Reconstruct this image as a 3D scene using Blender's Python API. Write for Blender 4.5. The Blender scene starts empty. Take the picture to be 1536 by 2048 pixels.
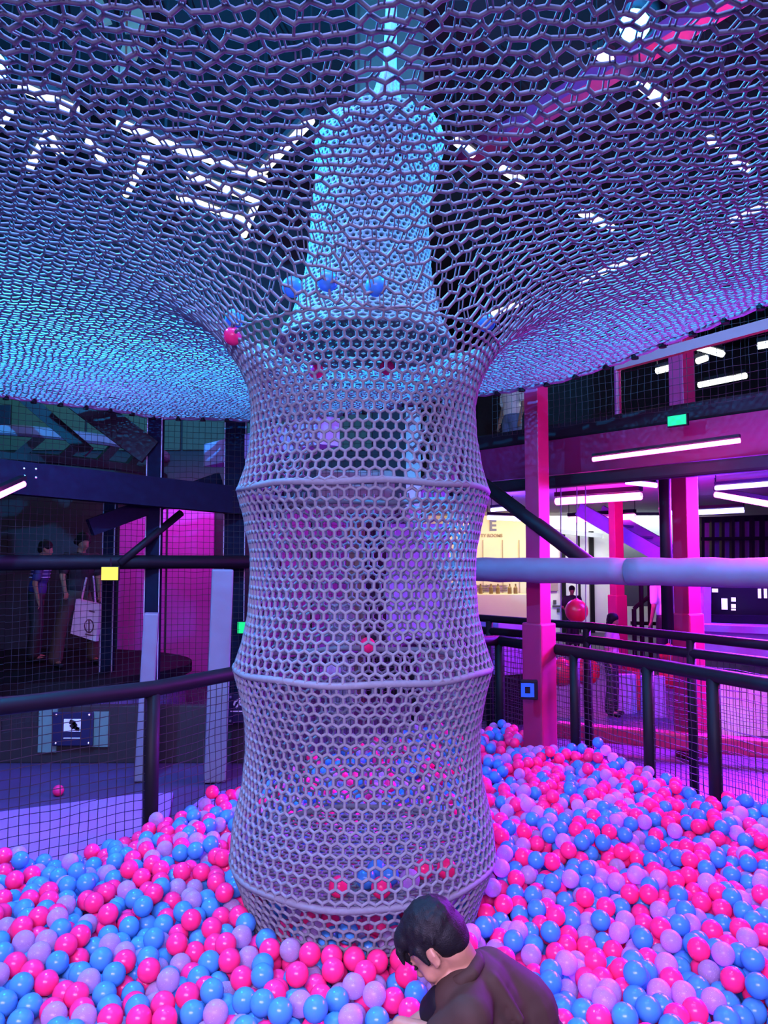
import bpy, bmesh, math, random
import numpy as np
from mathutils import Vector, Matrix, kdtree

random.seed(7)
RNG = np.random.default_rng(7)
scene = bpy.context.scene
COL = scene.collection

# ------------------------------------------------------------------ camera
F = 1480.0                      # focal length in pixels of the 1536x2048 frame
PITCH = math.radians(3.52)
CAMZ = 1.7
cam_d = bpy.data.cameras.new('camera')
cam_d.sensor_fit = 'VERTICAL'
cam_d.sensor_height = 36.0
cam_d.lens = 36.0 * F / 2048.0
cam_d.clip_start = 0.05
cam_d.clip_end = 100
cam = bpy.data.objects.new('camera', cam_d)
COL.objects.link(cam)
cam.location = (0, 0, CAMZ)
cam.rotation_euler = (math.pi / 2 + PITCH, 0, 0)
scene.camera = cam

# ------------------------------------------------------------------ world, lights, exposure
world = bpy.data.worlds.new('world')
scene.world = world
world.use_nodes = True
wbg = world.node_tree.nodes['Background']
wbg.inputs[0].default_value = (0.30, 0.24, 0.75, 1)
wbg.inputs[1].default_value = 0.10
scene.view_settings.view_transform = 'Standard'
scene.view_settings.look = 'None'
scene.view_settings.gamma = 1.0
scene.view_settings.use_curve_mapping = False
scene.view_settings.exposure = 0.7
scene.cycles.use_denoising = True
scene.cycles.max_bounces = 3
scene.cycles.use_adaptive_sampling = True
scene.cycles.adaptive_threshold = 0.2
scene.cycles.adaptive_min_samples = 16
scene.cycles.light_sampling_threshold = 0.03
scene.cycles.diffuse_bounces = 2
scene.cycles.glossy_bounces = 2
scene.cycles.transparent_max_bounces = 6
scene.cycles.sample_clamp_indirect = 4.0
scene.cycles.caustics_reflective = False
scene.cycles.caustics_refractive = False


def area_light(name, loc, aim, size, size_y, power, color, spread=180.0):
    d = bpy.data.lights.new(name, 'AREA')
    d.shape = 'RECTANGLE'
    d.size = size
    d.size_y = size_y
    d.energy = power
    d.color = color
    d.spread = math.radians(spread)
    o = bpy.data.objects.new(name, d)
    COL.objects.link(o)
    o.location = loc
    o.rotation_euler = (Vector(aim) - Vector(loc)).to_track_quat('-Z', 'Y').to_euler()
    return o


def point_light(name, loc, power, color, radius=0.06):
    d = bpy.data.lights.new(name, 'POINT')
    d.energy = power
    d.color = color
    d.shadow_soft_size = radius
    o = bpy.data.objects.new(name, d)
    COL.objects.link(o)
    o.location = loc
    return o


# added lamps without fixtures: fills above and behind the camera, coloured washes elsewhere
area_light('fill_roof', (-0.4, 1.6, 5.6), (0, 3.4, 0), 3.0, 2.0, 270, (0.30, 0.36, 1.0))  # unseen lamp added above the canopy for general blue-violet light
area_light('fill_behind_camera', (-0.5, -0.9, 2.8), (0.0, 2.5, 0.0), 2.6, 1.0, 112, (0.70, 0.50, 1.0), 104)  # added fill, out of view, lighting the balls and tower from the front
area_light('flood_violet_hall', (3.9, 6.6, 2.35), (1.5, 4.6, 0.3), 1.4, 0.7, 430, (0.30, 0.02, 1.0), 90)
area_light('flood_magenta_hall', (3.6, 4.4, 2.2), (1.7, 4.2, 0.2), 1.4, 0.5, 95, (1.0, 0.02, 0.55))
area_light('flood_violet_left', (-3.4, 4.6, 2.2), (-2.2, 5.0, 0), 1.2, 0.6, 22, (0.26, 0.08, 1.0))
area_light('flood_magenta_left', (-2.6, 9.2, 2.7), (-2.6, 10.0, 1.0), 1.2, 0.3, 11, (1.0, 0.02, 0.85))
area_light('flood_green_left', (-4.5, 8.4, 4.6), (-4.2, 10.0, 3.6), 2.0, 0.6, 8, (0.35, 1.0, 0.6))
area_light('flood_shop_warm', (2.6, 15.6, 2.45), (2.6, 17.0, 1.2), 1.8, 0.6, 24, (1.0, 0.80, 0.30))
area_light('flood_shop_white', (5.2, 15.6, 2.45), (5.2, 17.0, 1.0), 2.6, 0.6, 52, (0.88, 1.0, 0.97))
point_light('wash_violet_right', (2.45, 4.3, 2.15), 75, (0.50, 0.05, 1.0), 0.2)  # unseen lamp added to turn the right canopy violet
point_light('wash_magenta_roof', (2.6, 5.4, 4.7), 60, (1.0, 0.03, 0.45), 0.2)  # unseen lamp added to redden the girder and tint the right canopy
point_light('wash_violet_left', (-2.2, 5.6, 2.55), 14, (0.34, 0.10, 1.0), 0.2)  # unseen lamp added to tint the left canopy edge
area_light('flood_gallery', (4.5, 11.5, 4.8), (3.0, 11.0, 2.8), 2.0, 1.0, 30, (0.95, 0.97, 1.0))


# ------------------------------------------------------------------ helpers
def W(px, py, y):
    """a point of the photograph's frame (1536x2048) carried out to the real distance y"""
    c, s = math.cos(PITCH), math.sin(PITCH)
    a, b = (px - 768.0), (1024.0 - py)
    dx, dy, dz = a, F * c - b * s, F * s + b * c
    t = y / dy
    return Vector((dx * t, y, CAMZ + dz * t))


MATS = {}


def mat(name, color, rough=0.5, metal=0.0, var=0.12, scale=18.0, bump=0.0, spec=0.5,
        emit=None, estr=0.0, trans=0.0, transp=0.0, coat=0.0):
    if name in MATS:
        return MATS[name]
    m = bpy.data.materials.new(name)
    m.use_nodes = True
    nt = m.node_tree
    N, L = nt.nodes, nt.links
    p = N['Principled BSDF']
    out = N['Material Output']
    tc = N.new('ShaderNodeTexCoord')
    nz = N.new('ShaderNodeTexNoise')
    nz.inputs['Scale'].default_value = scale
    nz.inputs['Detail'].default_value = 3.0
    L.new(tc.outputs['Object'], nz.inputs['Vector'])
    mr = N.new('ShaderNodeMapRange')
    mr.inputs['To Min'].default_value = 1.0 - var
    mr.inputs['To Max'].default_value = 1.0 + var
    L.new(nz.outputs['Fac'], mr.inputs['Value'])
    mx = N.new('ShaderNodeVectorMath')
    mx.operation = 'SCALE'
    mx.inputs[0].default_value = color[:3]
    L.new(mr.outputs['Result'], mx.inputs['Scale'])
    L.new(mx.outputs['Vector'], p.inputs['Base Color'])
    p.inputs['Roughness'].default_value = rough
    p.inputs['Metallic'].default_value = metal
    p.inputs['Specular IOR Level'].default_value = spec
    if coat:
        p.inputs['Coat Weight'].default_value = coat
    if bump:
        b = N.new('ShaderNodeBump')
        b.inputs['Strength'].default_value = bump
        b.inputs['Distance'].default_value = 0.01
        L.new(nz.outputs['Fac'], b.inputs['Height'])
        L.new(b.outputs['Normal'], p.inputs['Normal'])
    if emit is not None:
        p.inputs['Emission Color'].default_value = (*emit[:3], 1)
        p.inputs['Emission Strength'].default_value = estr
    last = p.outputs['BSDF']
    if trans:
        t = N.new('ShaderNodeBsdfTranslucent')
        L.new(mx.outputs['Vector'], t.inputs['Color'])
        ms = N.new('ShaderNodeMixShader')
        ms.inputs[0].default_value = trans
        L.new(last, ms.inputs[1])
        L.new(t.outputs[0], ms.inputs[2])
        last = ms.outputs[0]
    if transp:
        t = N.new('ShaderNodeBsdfTransparent')
        ms = N.new('ShaderNodeMixShader')
        ms.inputs[0].default_value = transp
        L.new(last, ms.inputs[1])
        L.new(t.outputs[0], ms.inputs[2])
        last = ms.outputs[0]
    L.new(last, out.inputs['Surface'])
    MATS[name] = m
    return m


M_NET = mat('white_net_cord', (0.22, 0.23, 0.27), 0.8, var=0.18, scale=60, trans=0.18, spec=0.2)
M_TUBE = mat('dimmed_net_cord', (0.17, 0.185, 0.225), 0.8, var=0.18, scale=60, trans=0.15, spec=0.2)  # canopy cord with the tower's dimmer light put into its colour
M_TOWER = mat('tower_net_cord', (0.24, 0.27, 0.31), 0.8, var=0.18, scale=60, trans=0.25, spec=0.2)
M_BLACK = mat('black_vinyl', (0.006, 0.006, 0.009), 0.55, var=0.25, spec=0.16)
M_BLACKNET = mat('black_net_cord', (0.010, 0.010, 0.012), 0.7)
M_STEEL = mat('dark_blue_steel', (0.006, 0.008, 0.022), 0.7, var=0.25, spec=0.06)
M_WHITEPAD = mat('white_padding', (0.15, 0.135, 0.19), 0.6, var=0.10, scale=9, bump=0.15)
M_MAROON = mat('maroon_paint', (0.30, 0.008, 0.07), 0.5, var=0.12, scale=6)
M_WALL = mat('pale_wall', (0.55, 0.55, 0.58), 0.8, var=0.08, scale=4)
M_CREAM = mat('cream_wall', (0.82, 0.76, 0.55), 0.8, var=0.05, scale=4)
M_DARK = mat('dark_ceiling', (0.012, 0.012, 0.018), 0.9, var=0.3, scale=2)
M_SLAB = mat('slab_soffit', (0.24, 0.22, 0.28), 0.7, var=0.15, scale=3)
M_FLOOR = mat('grey_floor', (0.055, 0.030, 0.095), 0.55, var=0.25, scale=5)
M_MAT = mat('pale_floor_mat', (0.24, 0.12, 0.42), 0.6, var=0.08, scale=6)
M_SKIN = mat('skin', (0.30, 0.155, 0.095), 0.5, var=0.08, scale=30, spec=0.35)
M_HAIR = mat('black_hair', (0.004, 0.004, 0.005), 0.62, var=0.3, scale=260, bump=0.25, spec=0.2)
M_CHROME = mat('bolt_steel', (0.75, 0.75, 0.78), 0.25, metal=1.0)


class MB:
    """collects shapes, builds ONE mesh object"""

    def __init__(s):
        s.v, s.f = [], []

    def add(s, vs, fs):
        o = len(s.v)
        s.v.extend([tuple(v) for v in vs])
        s.f.extend([tuple(i + o for i in f) for f in fs])
        return s

    def box(s, c, size, rot=None, bev=0.0):
        hx, hy, hz = size[0] / 2, size[1] / 2, size[2] / 2
        R = rot if rot is not None else Matrix.Identity(3)
        c = Vector(c)
        if bev <= 0:
            vs = [c + R @ Vector((x * hx, y * hy, z * hz)) for x in (-1, 1) for y in (-1, 1) for z in (-1, 1)]
            return s.add(vs, [(0, 1, 3, 2), (4, 6, 7, 5), (0, 4, 5, 1), (2, 3, 7, 6), (0, 2, 6, 4), (1, 5, 7, 3)])
        bm = bmesh.new()
        bmesh.ops.create_cube(bm, size=1.0)
        for v in bm.verts:
            v.co = Vector((v.co.x * size[0], v.co.y * size[1], v.co.z * size[2]))
        bmesh.ops.bevel(bm, geom=bm.edges[:], offset=bev, segments=2, affect='EDGES', profile=0.6)
        bm.verts.index_update()
        s.add([c + R @ v.co for v in bm.verts], [[v.index for v in f.verts] for f in bm.faces])
        bm.free()
        return s

    def beam(s, a, b, w, h, bev=0.0):
        """box from a to b, w wide sideways, h tall"""
        a, b = Vector(a), Vector(b)
        d = b - a
        L = d.length
        x = d.normalized()
        up = Vector((0, 0, 1)) if abs(x.z) < 0.95 else Vector((0, 1, 0))
        y = up.cross(x).normalized()
        z = x.cross(y)
        R = Matrix((x, y, z)).transposed()
        return s.box((a + b) / 2, (L, w, h), R, bev)

    def tube(s, pts, r, n=10, cap=True):
        pts = [Vector(p) for p in pts]
        rs = r if isinstance(r, (list, tuple)) else [r] * len(pts)
        rings = []
        prev = None
        for i, p in enumerate(pts):
            t = (pts[min(i + 1, len(pts) - 1)] - pts[max(i - 1, 0)]).normalized()
            if prev is None:
                u = Vector((0, 0, 1)) if abs(t.z) < 0.9 else Vector((1, 0, 0))
                u = (u - t * u.dot(t)).normalized()
            else:
                u = (prev - t * prev.dot(t)).normalized()
            prev = u
            w = t.cross(u)
            rings.append([p + (u * math.cos(2 * math.pi * k / n) + w * math.sin(2 * math.pi * k / n)) * rs[i] for k in range(n)])
        vs = [q for ring in rings for q in ring]
        fs = []
        for i in range(len(pts) - 1):
            for k in range(n):
                a, b = i * n + k, i * n + (k + 1) % n
                fs.append((a, b, b + n, a + n))
        if cap:
            fs.append(tuple(range(n - 1, -1, -1)))
            fs.append(tuple((len(pts) - 1) * n + k for k in range(n)))
        return s.add(vs, fs)

    def lathe(s, prof, c=(0, 0, 0), n=24):
        vs, fs = [], []
        for r, z in prof:
            for k in range(n):
                a = 2 * math.pi * k / n
                vs.append((c[0] + r * math.cos(a), c[1] + r * math.sin(a), c[2] + z))
        for i in range(len(prof) - 1):
            for k in range(n):
                a, b = i * n + k, i * n + (k + 1) % n
                fs.append((a, b, b + n, a + n))
        return s.add(vs, fs)

    def ball(s, c, r, n=20, m=12, sc=(1, 1, 1), R=None):
        vs, fs = [], []
        c = Vector(c)
        for i in range(m + 1):
            th = math.pi * i / m
            for k in range(n):
                a = 2 * math.pi * k / n
                p = Vector((r * sc[0] * math.sin(th) * math.cos(a), r * sc[1] * math.sin(th) * math.sin(a), r * sc[2] * math.cos(th)))
                vs.append(c + (R @ p if R is not None else p))
        for i in range(m):
            for k in range(n):
                a, b = i * n + k, i * n + (k + 1) % n
                fs.append((a, a + n, b + n, b))
        return s.add(vs, fs)

    def prism(s, poly, z0, z1):
        n = len(poly)
        vs = [(x, y, z0) for x, y in poly] + [(x, y, z1) for x, y in poly]
        fs = [tuple(range(n - 1, -1, -1)), tuple(range(n, 2 * n))]
        fs += [(i, (i + 1) % n, n + (i + 1) % n, n + i) for i in range(n)]
        return s.add(vs, fs)

    def build(s, name, material, parent=None, smooth=False):
        me = bpy.data.meshes.new(name)
        me.from_pydata(s.v, [], s.f)
        me.update()
        if smooth:
            for p in me.polygons:
                p.use_smooth = True
        o = bpy.data.objects.new(name, me)
        me.materials.append(material)
        COL.objects.link(o)
        if parent is not None:
            o.parent = parent
            o.matrix_parent_inverse = parent.matrix_world.inverted() if parent.type != 'EMPTY' else Matrix.Translation(-parent.location)
        return o


def tag(o, label=None, cat=None, group=None, kind=None):
    if label:
        o['label'] = label
    if cat:
        o['category'] = cat
    if group:
        o['group'] = group
    if kind:
        o['kind'] = kind
    return o


def thing(name, loc, label, cat, group=None):
    o = bpy.data.objects.new(name, None)
    o.location = loc
    o.empty_display_size = 0.1
    COL.objects.link(o)
    return tag(o, label, cat, group)


def np_mesh(name, verts, quads, material, smooth=True):
    me = bpy.data.meshes.new(name)
    nv, nf = len(verts), len(quads)
    k = quads.shape[1]
    me.vertices.add(nv)
    me.vertices.foreach_set('co', np.ascontiguousarray(verts, dtype=np.float32).ravel())
    me.loops.add(nf * k)
    me.loops.foreach_set('vertex_index', np.ascontiguousarray(quads, dtype=np.int32).ravel())
    me.polygons.add(nf)
    me.polygons.foreach_set('loop_start', np.arange(0, nf * k, k, dtype=np.int32))
    me.polygons.foreach_set('loop_total', np.full(nf, k, dtype=np.int32))
    me.polygons.foreach_set('use_smooth', np.full(nf, smooth, dtype=bool))
    me.update(calc_edges=True)
    me.materials.append(material)
    return me


def strands(A, B, r, n=4):
    """n-sided tubes for every edge A[i]-B[i] as arrays (verts, quads)"""
    A, B = np.asarray(A, float), np.asarray(B, float)
    r = np.broadcast_to(np.asarray(r, float), (len(A),))
    d = B - A
    ln = np.linalg.norm(d, axis=1, keepdims=True) + 1e-9
    t = d / ln
    up = np.where(np.abs(t[:, 2:3]) < 0.8, np.array([[0, 0, 1.0]]), np.array([[1.0, 0, 0]]))
    u = np.cross(up, t)
    u /= np.linalg.norm(u, axis=1, keepdims=True) + 1e-9
    w = np.cross(t, u)
    ext = t * (r[:, None] * 0.5)
    ang = 2 * np.pi * (np.arange(n) + 0.5) / n
    off = (u[:, None, :] * np.cos(ang)[None, :, None] + w[:, None, :] * np.sin(ang)[None, :, None]) * r[:, None, None]
    V = np.concatenate([(A - ext)[:, None, :] + off, (B + ext)[:, None, :] + off], axis=1).reshape(-1, 3)
    base = (np.arange(len(A)) * 2 * n)[:, None]
    k = np.arange(n)
    k2 = (k + 1) % n
    Q = np.stack([k, k2, k2 + n, k + n], axis=1)[None] + base[:, :, None]
    return V, Q.reshape(-1, 4)


def link(name, me, parent=None):
    o = bpy.data.objects.new(name, me)
    COL.objects.link(o)
    if parent is not None:
        o.parent = parent
        o.matrix_parent_inverse = Matrix.Translation(-parent.location)
    return o


def strand_obj(name, parts, material, parent=None):
    Vs, Qs, o = [], [], 0
    for V, Q in parts:
        Vs.append(V)
        Qs.append(Q + o)
        o += len(V)
    return link(name, np_mesh(name, np.concatenate(Vs), np.concatenate(Qs), material), parent)


def in_poly(x, y, poly):
    x, y = np.asarray(x), np.asarray(y)
    ins = np.zeros(x.shape, bool)
    n = len(poly)
    for i in range(n):
        x0, y0 = poly[i]
        x1, y1 = poly[(i + 1) % n]
        c = ((y0 > y) != (y1 > y)) & (x < (x1 - x0) * (y - y0) / (y1 - y0 + 1e-12) + x0)
        ins ^= c
    return ins


def seg_dist(x, y, pts):
    best = np.full(np.shape(x), 1e9)
    for (x0, y0), (x1, y1) in zip(pts[:-1], pts[1:]):
        dx, dy = x1 - x0, y1 - y0
        t = np.clip(((x - x0) * dx + (y - y0) * dy) / (dx * dx + dy * dy), 0, 1)
        best = np.minimum(best, np.hypot(x - x0 - t * dx, y - y0 - t * dy))
    return best


def wob(x, y, s=1.0, ph=0.0):
    return (np.sin(1.7 * s * x + 0.9 * s * y + ph) + np.sin(-1.1 * s * x + 2.3 * s * y + 1.3 + ph) + np.sin(2.9 * s * x - 1.9 * s * y + 4.1 + ph)) / 3


# ------------------------------------------------------------------ geometry of the place
TC = (-0.09, 3.27)                                   # axis of the net tower
FENCE_L = [(-3.3, 2.2), (-1.95, 3.52), (-1.26, 4.09), (-0.93, 4.62), (-0.25, 5.6), (0.25, 6.25), (1.0, 6.45)]
FENCE_R = [(1.0, 6.45), (1.447, 5.68), (1.78, 5.05), (2.0, 4.55), (2.55, 3.4), (3.1, 2.2)]
PIT = FENCE_L + FENCE_R[1:] + [(3.1, 1.1), (-3.3, 1.1)]
EDGE_R = [(3.35, 0.4), (3.2, 1.6), (2.75, 3.1), (2.18, 4.2), (1.65, 5.06), (1.21, 5.42), (0.88, 5.66), (0.0, 6.35), (-0.6, 6.75)]
EDGE_L = [(-0.6, 6.75), (-1.27, 7.0), (-2.14, 6.8), (-2.5, 6.4), (-3.05, 5.9), (-3.7, 4.9), (-4.0, 3.4), (-4.1, 0.4)]
CANOPY = EDGE_R + EDGE_L[1:]

# ------------------------------------------------------------------ setting
MB().prism([(-11, -6), (14, -6), (14, 19), (-11, 19)], -0.12, 0.0).build('floor', M_FLOOR)['kind'] = 'structure'
MB().prism([(-11, -6), (14, -6), (14, 19), (-11, 19)], 6.9, 7.0).build('ceiling', M_DARK)['kind'] = 'structure'
wb = MB().prism([(0.9, 17.0), (3.35, 17.0), (3.35, 17.2), (0.9, 17.2)], 0, 2.7).build('wall_back_shop', M_CREAM)
wb['kind'] = 'structure'
wb = MB().prism([(3.35, 17.0), (12, 17.0), (12, 17.2), (3.35, 17.2)], 0, 2.7).build('wall_back', mat('white_back_wall', (0.75, 0.77, 0.76), 0.8, var=0.05, scale=3))
wb['kind'] = 'structure'
M_CORR = mat('dark_cladding', (0.035, 0.036, 0.04), 0.7, var=0.3)
wg = MB().prism([(-1.5, 18.0), (14, 18.0), (14, 18.2), (-1.5, 18.2)], 2.7, 6.9).build('wall_gallery', M_CORR)
wg['kind'] = 'structure'
for k in range(38):
    MB().box((-1.2 + 0.4 * k, 17.98, 4.2), (0.2, 0.05, 2.6)).build('cladding_panel', M_CORR, wg)
wl = MB().prism([(-11, 10.0), (0.3, 10.0), (0.3, 10.2), (-11, 10.2)], 0, 6.9).build('wall_left_back', mat('dark_purple_wall', (0.022, 0.018, 0.028), 0.8))
wl['kind'] = 'structure'
for xa in (-3.25, -2.60, -1.30, -0.65):
    MB().box((xa, 9.98, 1.2), (0.62, 0.05, 2.3), None, 0.01).build('wall_panel', mat('magenta_panel', (0.42, 0.05, 0.40), 0.7), wl)
for k in range(6):
    MB().box((-7.3 + 1.3 * k, 9.98, 4.1), (1.27, 0.05, 1.9), None, 0.01).build('upper_panel', mat('grey_green_cladding', (0.045, 0.060, 0.040), 0.7), wl)
o = MB().prism([(-8.2, -6), (-8.0, -6), (-8.0, 10), (-8.2, 10)], 0, 6.9).build('wall_left', M_DARK)
o['kind'] = 'structure'
o = MB().prism([(0.3, 10.0), (0.5, 10.0), (0.5, 17), (0.3, 17)], 0, 6.9).build('wall_middle', M_WALL)
o['kind'] = 'structure'
# soffit of the gallery over the far hall, its edge along the magenta beam
MB().prism([(0.55, 7.35), (3.6, 4.15), (13.5, 4.15), (13.5, 17.9), (0.55, 17.9)], 2.66, 2.80).build('ceiling_hall', M_SLAB)['kind'] = 'structure'
# pale mats outside the left fence
MAT1 = MB().prism([(-5.0, 3.2), (-2.05, 3.62), (-1.45, 4.12), (-1.36, 4.75), (-1.5, 5.38), (-1.75, 5.35), (-2.6, 4.95), (-5.0, 4.1)], 0.0, 0.03).build('floor_mat', M_MAT)
tag(MAT1, 'wide pale lilac floor mat outside the left fence', 'mat')
MAT2 = MB().prism([(-1.3, 4.25), (-1.0, 4.72), (-0.7, 5.15), (-0.95, 5.45), (-1.25, 5.35), (-1.32, 4.8)], 0.0, 0.04).build('floor_mat', M_MAT)
tag(MAT2, 'small pale lilac floor mat right of the black fence post beside the net tower', 'mat')

# ------------------------------------------------------------------ net tower
N_AX = 73
HOOPS = [(0.445, 0.560), (1.235, 0.556), (1.985, 0.550)]
PROF = [(0.05, 0.45), (0.20, 0.475), (0.33, 0.515), (0.445, 0.560), (0.60, 0.545), (0.74, 0.512), (0.88, 0.498), (1.00, 0.503),
        (1.12, 0.525), (1.235, 0.556), (1.34, 0.523), (1.46, 0.494), (1.60, 0.485), (1.74, 0.492), (1.88, 0.518), (1.985, 0.550),
        (2.09, 0.516), (2.22, 0.492), (2.36, 0.490), (2.46, 0.512), (2.55, 0.552), (2.62, 0.600)]
PZ, PR = np.array([p[0] for p in PROF]), np.array([p[1] for p in PROF])


def tube_net(name, parent, nax, zz0, zz1, profz, profr, centre, rad, material, twist=0.0, wobble=0.004, hole=None):
    s = 2 * np.pi * np.mean(profr) / nax / math.sqrt(3)
    # arc length along the profile
    zs = np.linspace(zz0, zz1, 400)
    rs = np.interp(zs, profz, profr)
    arc = np.concatenate([[0], np.cumsum(np.hypot(np.diff(zs), np.diff(rs)))])
    h = 1.5 * s
    rows = int(arc[-1] / h)
    h = arc[-1] / rows
    a = h / 6

    def pt(k, j, v):
        v = np.clip(v, 0, arc[-1])
        z = np.interp(v, arc, zs)
        r = np.interp(z, profz, profr)
        th = np.pi * k / nax + twist * z
        wv = wobble * wob(th * 3, z * 4, 2.0)
        cx = np.interp(z, centre[0], centre[1])
        cy = np.interp(z, centre[0], centre[2])
        return np.stack([cx + (r + wv) * np.cos(th), cy + (r + wv) * np.sin(th), z + 0.3 * wv], axis=-1)
    K = np.arange(2 * nax)
    A, B = [], []
    for j in range(rows + 1):
        v = j * h + np.where((K + j) % 2 == 0, a, -a)
        P = pt(K, j, v)
        A.append(P)
        B.append(np.roll(P, -1, axis=0))
        if j < rows:
            up = K[(K + j) % 2 == 0]
            A.append(pt(up, j, j * h + a + 0 * up))
            B.append(pt(up, j, (j + 1) * h - a + 0 * up))
    A, B = np.concatenate(A), np.concatenate(B)
    if hole is not None:
        k = ~hole((A + B) / 2)
        A, B = A[k], B[k]
    V, Q = strands(A, B, rad, 5)
    return strand_obj(name, [(V, Q)], material, parent)


TOWER = thing('net_tower', (TC[0], TC[1], 0.1), 'tall white rope net tube with hoops standing in the ball pit', 'net tower')
cen = (np.array([0, 3.0]), np.array([TC[0], TC[0]]), np.array([TC[1], TC[1]]))
def crawl_hole(P):
    # crawl opening left in the far side of the tower between the two upper hoops
    hw = np.interp(P[:, 2], [2.02, 2.2, 2.66], [0.33, 0.24, 0.19])
    return (P[:, 1] > TC[1]) & (P[:, 2] > 2.02) & (P[:, 2] < 2.60) & (np.abs(P[:, 0] + 0.10) < hw)


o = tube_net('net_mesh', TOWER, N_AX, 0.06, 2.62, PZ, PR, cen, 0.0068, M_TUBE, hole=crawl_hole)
o['kind'] = 'stuff'
for z, r in HOOPS:
    pts = [(TC[0] + (r - 0.006) * math.cos(2 * math.pi * k / 72), TC[1] + (r - 0.006) * math.sin(2 * math.pi * k / 72), z + 0.004 * math.sin(k * 0.7)) for k in range(73)]
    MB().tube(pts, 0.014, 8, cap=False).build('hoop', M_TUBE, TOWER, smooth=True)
# net floor strung inside the lowest hoop
A, B = [], []
pf = 0.042
hf = 1.5 * pf / math.sqrt(3)
KK = np.arange(-30, 31)
for j in range(-20, 21):
    X = TC[0] + KK * pf / 2
    Y = TC[1] + j * hf + np.where((KK + j) % 2 == 0, hf / 6, -hf / 6)
    P = np.stack([X, Y, 0 * X], -1)
    A.append(P[:-1])
    B.append(P[1:])
    u = (KK + j) % 2 == 0
    A.append(P[u])
    B.append(P[u] + np.array([0, hf * 2 / 3, 0]))
A, B = np.concatenate(A), np.concatenate(B)
k = (np.hypot(A[:, 0] - TC[0], A[:, 1] - TC[1]) < 0.555) & (np.hypot(B[:, 0] - TC[0], B[:, 1] - TC[1]) < 0.555)
A, B = A[k], B[k]


def floor_z(x, y):
    return 0.44 - 0.05 * (1 - ((x - TC[0]) ** 2 + (y - TC[1]) ** 2) / 0.31)


for Z in (A, B):
    Z[:, 2] = floor_z(Z[:, 0], Z[:, 1])
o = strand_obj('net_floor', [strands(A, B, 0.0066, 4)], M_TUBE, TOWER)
o['kind'] = 'stuff'
# upper bag above the canopy
UZ = np.array([2.66, 2.78, 2.95, 3.20, 3.45, 3.58, 3.66, 3.70, 3.77, 3.95])
UR = np.array([0.40, 0.335, 0.285, 0.262, 0.265, 0.290, 0.275, 0.215, 0.075, 0.030])
CAP = thing('net_bag', (TC[0], TC[1], 2.66), 'cyan lit woven net bag hanging above the canopy over the net tower', 'net bag')
ucen = (np.array([2.6, 3.3, 3.6, 4.0]), np.array([TC[0], TC[0] + 0.03, TC[0] + 0.07, TC[0] + 0.12]), np.array([TC[1]] * 4) + 0.05)
o = tube_net('net_mesh', CAP, 58, 2.66, 3.95, UZ, UR, ucen, 0.0090, M_TOWER, wobble=0.006)
o['kind'] = 'stuff'
MB().tube([(TC[0] + 0.115, TC[1] + 0.05, 3.9), (TC[0] + 0.13, TC[1] + 0.05, 4.5), (TC[0] + 0.14, TC[1] + 0.05, 6.9)], [0.034, 0.022, 0.018], 8).build('rope', M_TOWER, CAP)


# ------------------------------------------------------------------ net canopy
def canopy_z(x, y):
    rho = np.hypot(x - TC[0], y - TC[1])
    z = 3.03 - 0.25 * np.exp(-np.maximum(rho - 0.61, 0) / 0.22) - 0.16 * np.exp(-np.maximum(rho - 0.61, 0) / 1.3) + 0.13 * np.clip(x - 1.0, 0, 2)
    z += 0.025 * wob(x, y, 0.9) + 0.008 * wob(x, y, 3.1, 2.0)
    return z


CAN = thing('net_canopy', (0, 3.0, 3.0), 'wide white rope net canopy stretched overhead around the net tower', 'net canopy')
p = 0.049
s = p / math.sqrt(3)
hrow = 1.5 * s * 0.98
aa = s / 4 * 0.9
x0, x1, y0, y1 = -4.2, 3.5, 0.4, 7.1
K = np.arange(int((x1 - x0) / (p / 2)))
A1, B1, A2, B2 = [], [], [], []


def hsh(k, j, q):
    v = np.sin(k * 12.9898 + j * 78.233 + q * 37.719) * 43758.5453
    return v - np.floor(v) - 0.5


def cpt(k, j, v):
    x = x0 + k * p / 2
    y = y0 + v
    # slack and pull in the netting
    dx = 0.012 * wob(x, y, 5.0) + 0.03 * wob(x, y, 1.3, 1.0) + 0.016 * hsh(k, j, 1)
    dy = 0.012 * wob(x, y, 4.0, 3.0) + 0.035 * x * np.sin(0.5 * y) + 0.03 * wob(x, y, 1.1, 2.0) + 0.016 * hsh(k, j, 2)
    X, Y = x + dx, y + dy
    return np.stack([X, Y, canopy_z(X, Y) + 0.010 * hsh(k, j, 3)], axis=-1)


for j in range(int((y1 - y0) / hrow) + 20):
    v = (j - 10) * hrow + np.where((K + j) % 2 == 0, aa, -aa)
    P = cpt(K, j, v)
    A1.append(P[:-1])
    B1.append(P[1:])
    up = K[(K + j) % 2 == 0]
    A2.append(cpt(up, j, (j - 10) * hrow + aa + 0.0 * up))
    B2.append(cpt(up, j + 1, (j - 9) * hrow - aa + 0.0 * up))


def clipped(A, B):
    A, B = np.concatenate(A), np.concatenate(B)
    k = np.ones(len(A), bool)
    for Z in (A, B):
        k &= in_poly(Z[:, 0], Z[:, 1], CANOPY) & (np.hypot(Z[:, 0] - TC[0], Z[:, 1] - TC[1]) > 0.585)
    return A[k], B[k]


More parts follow.
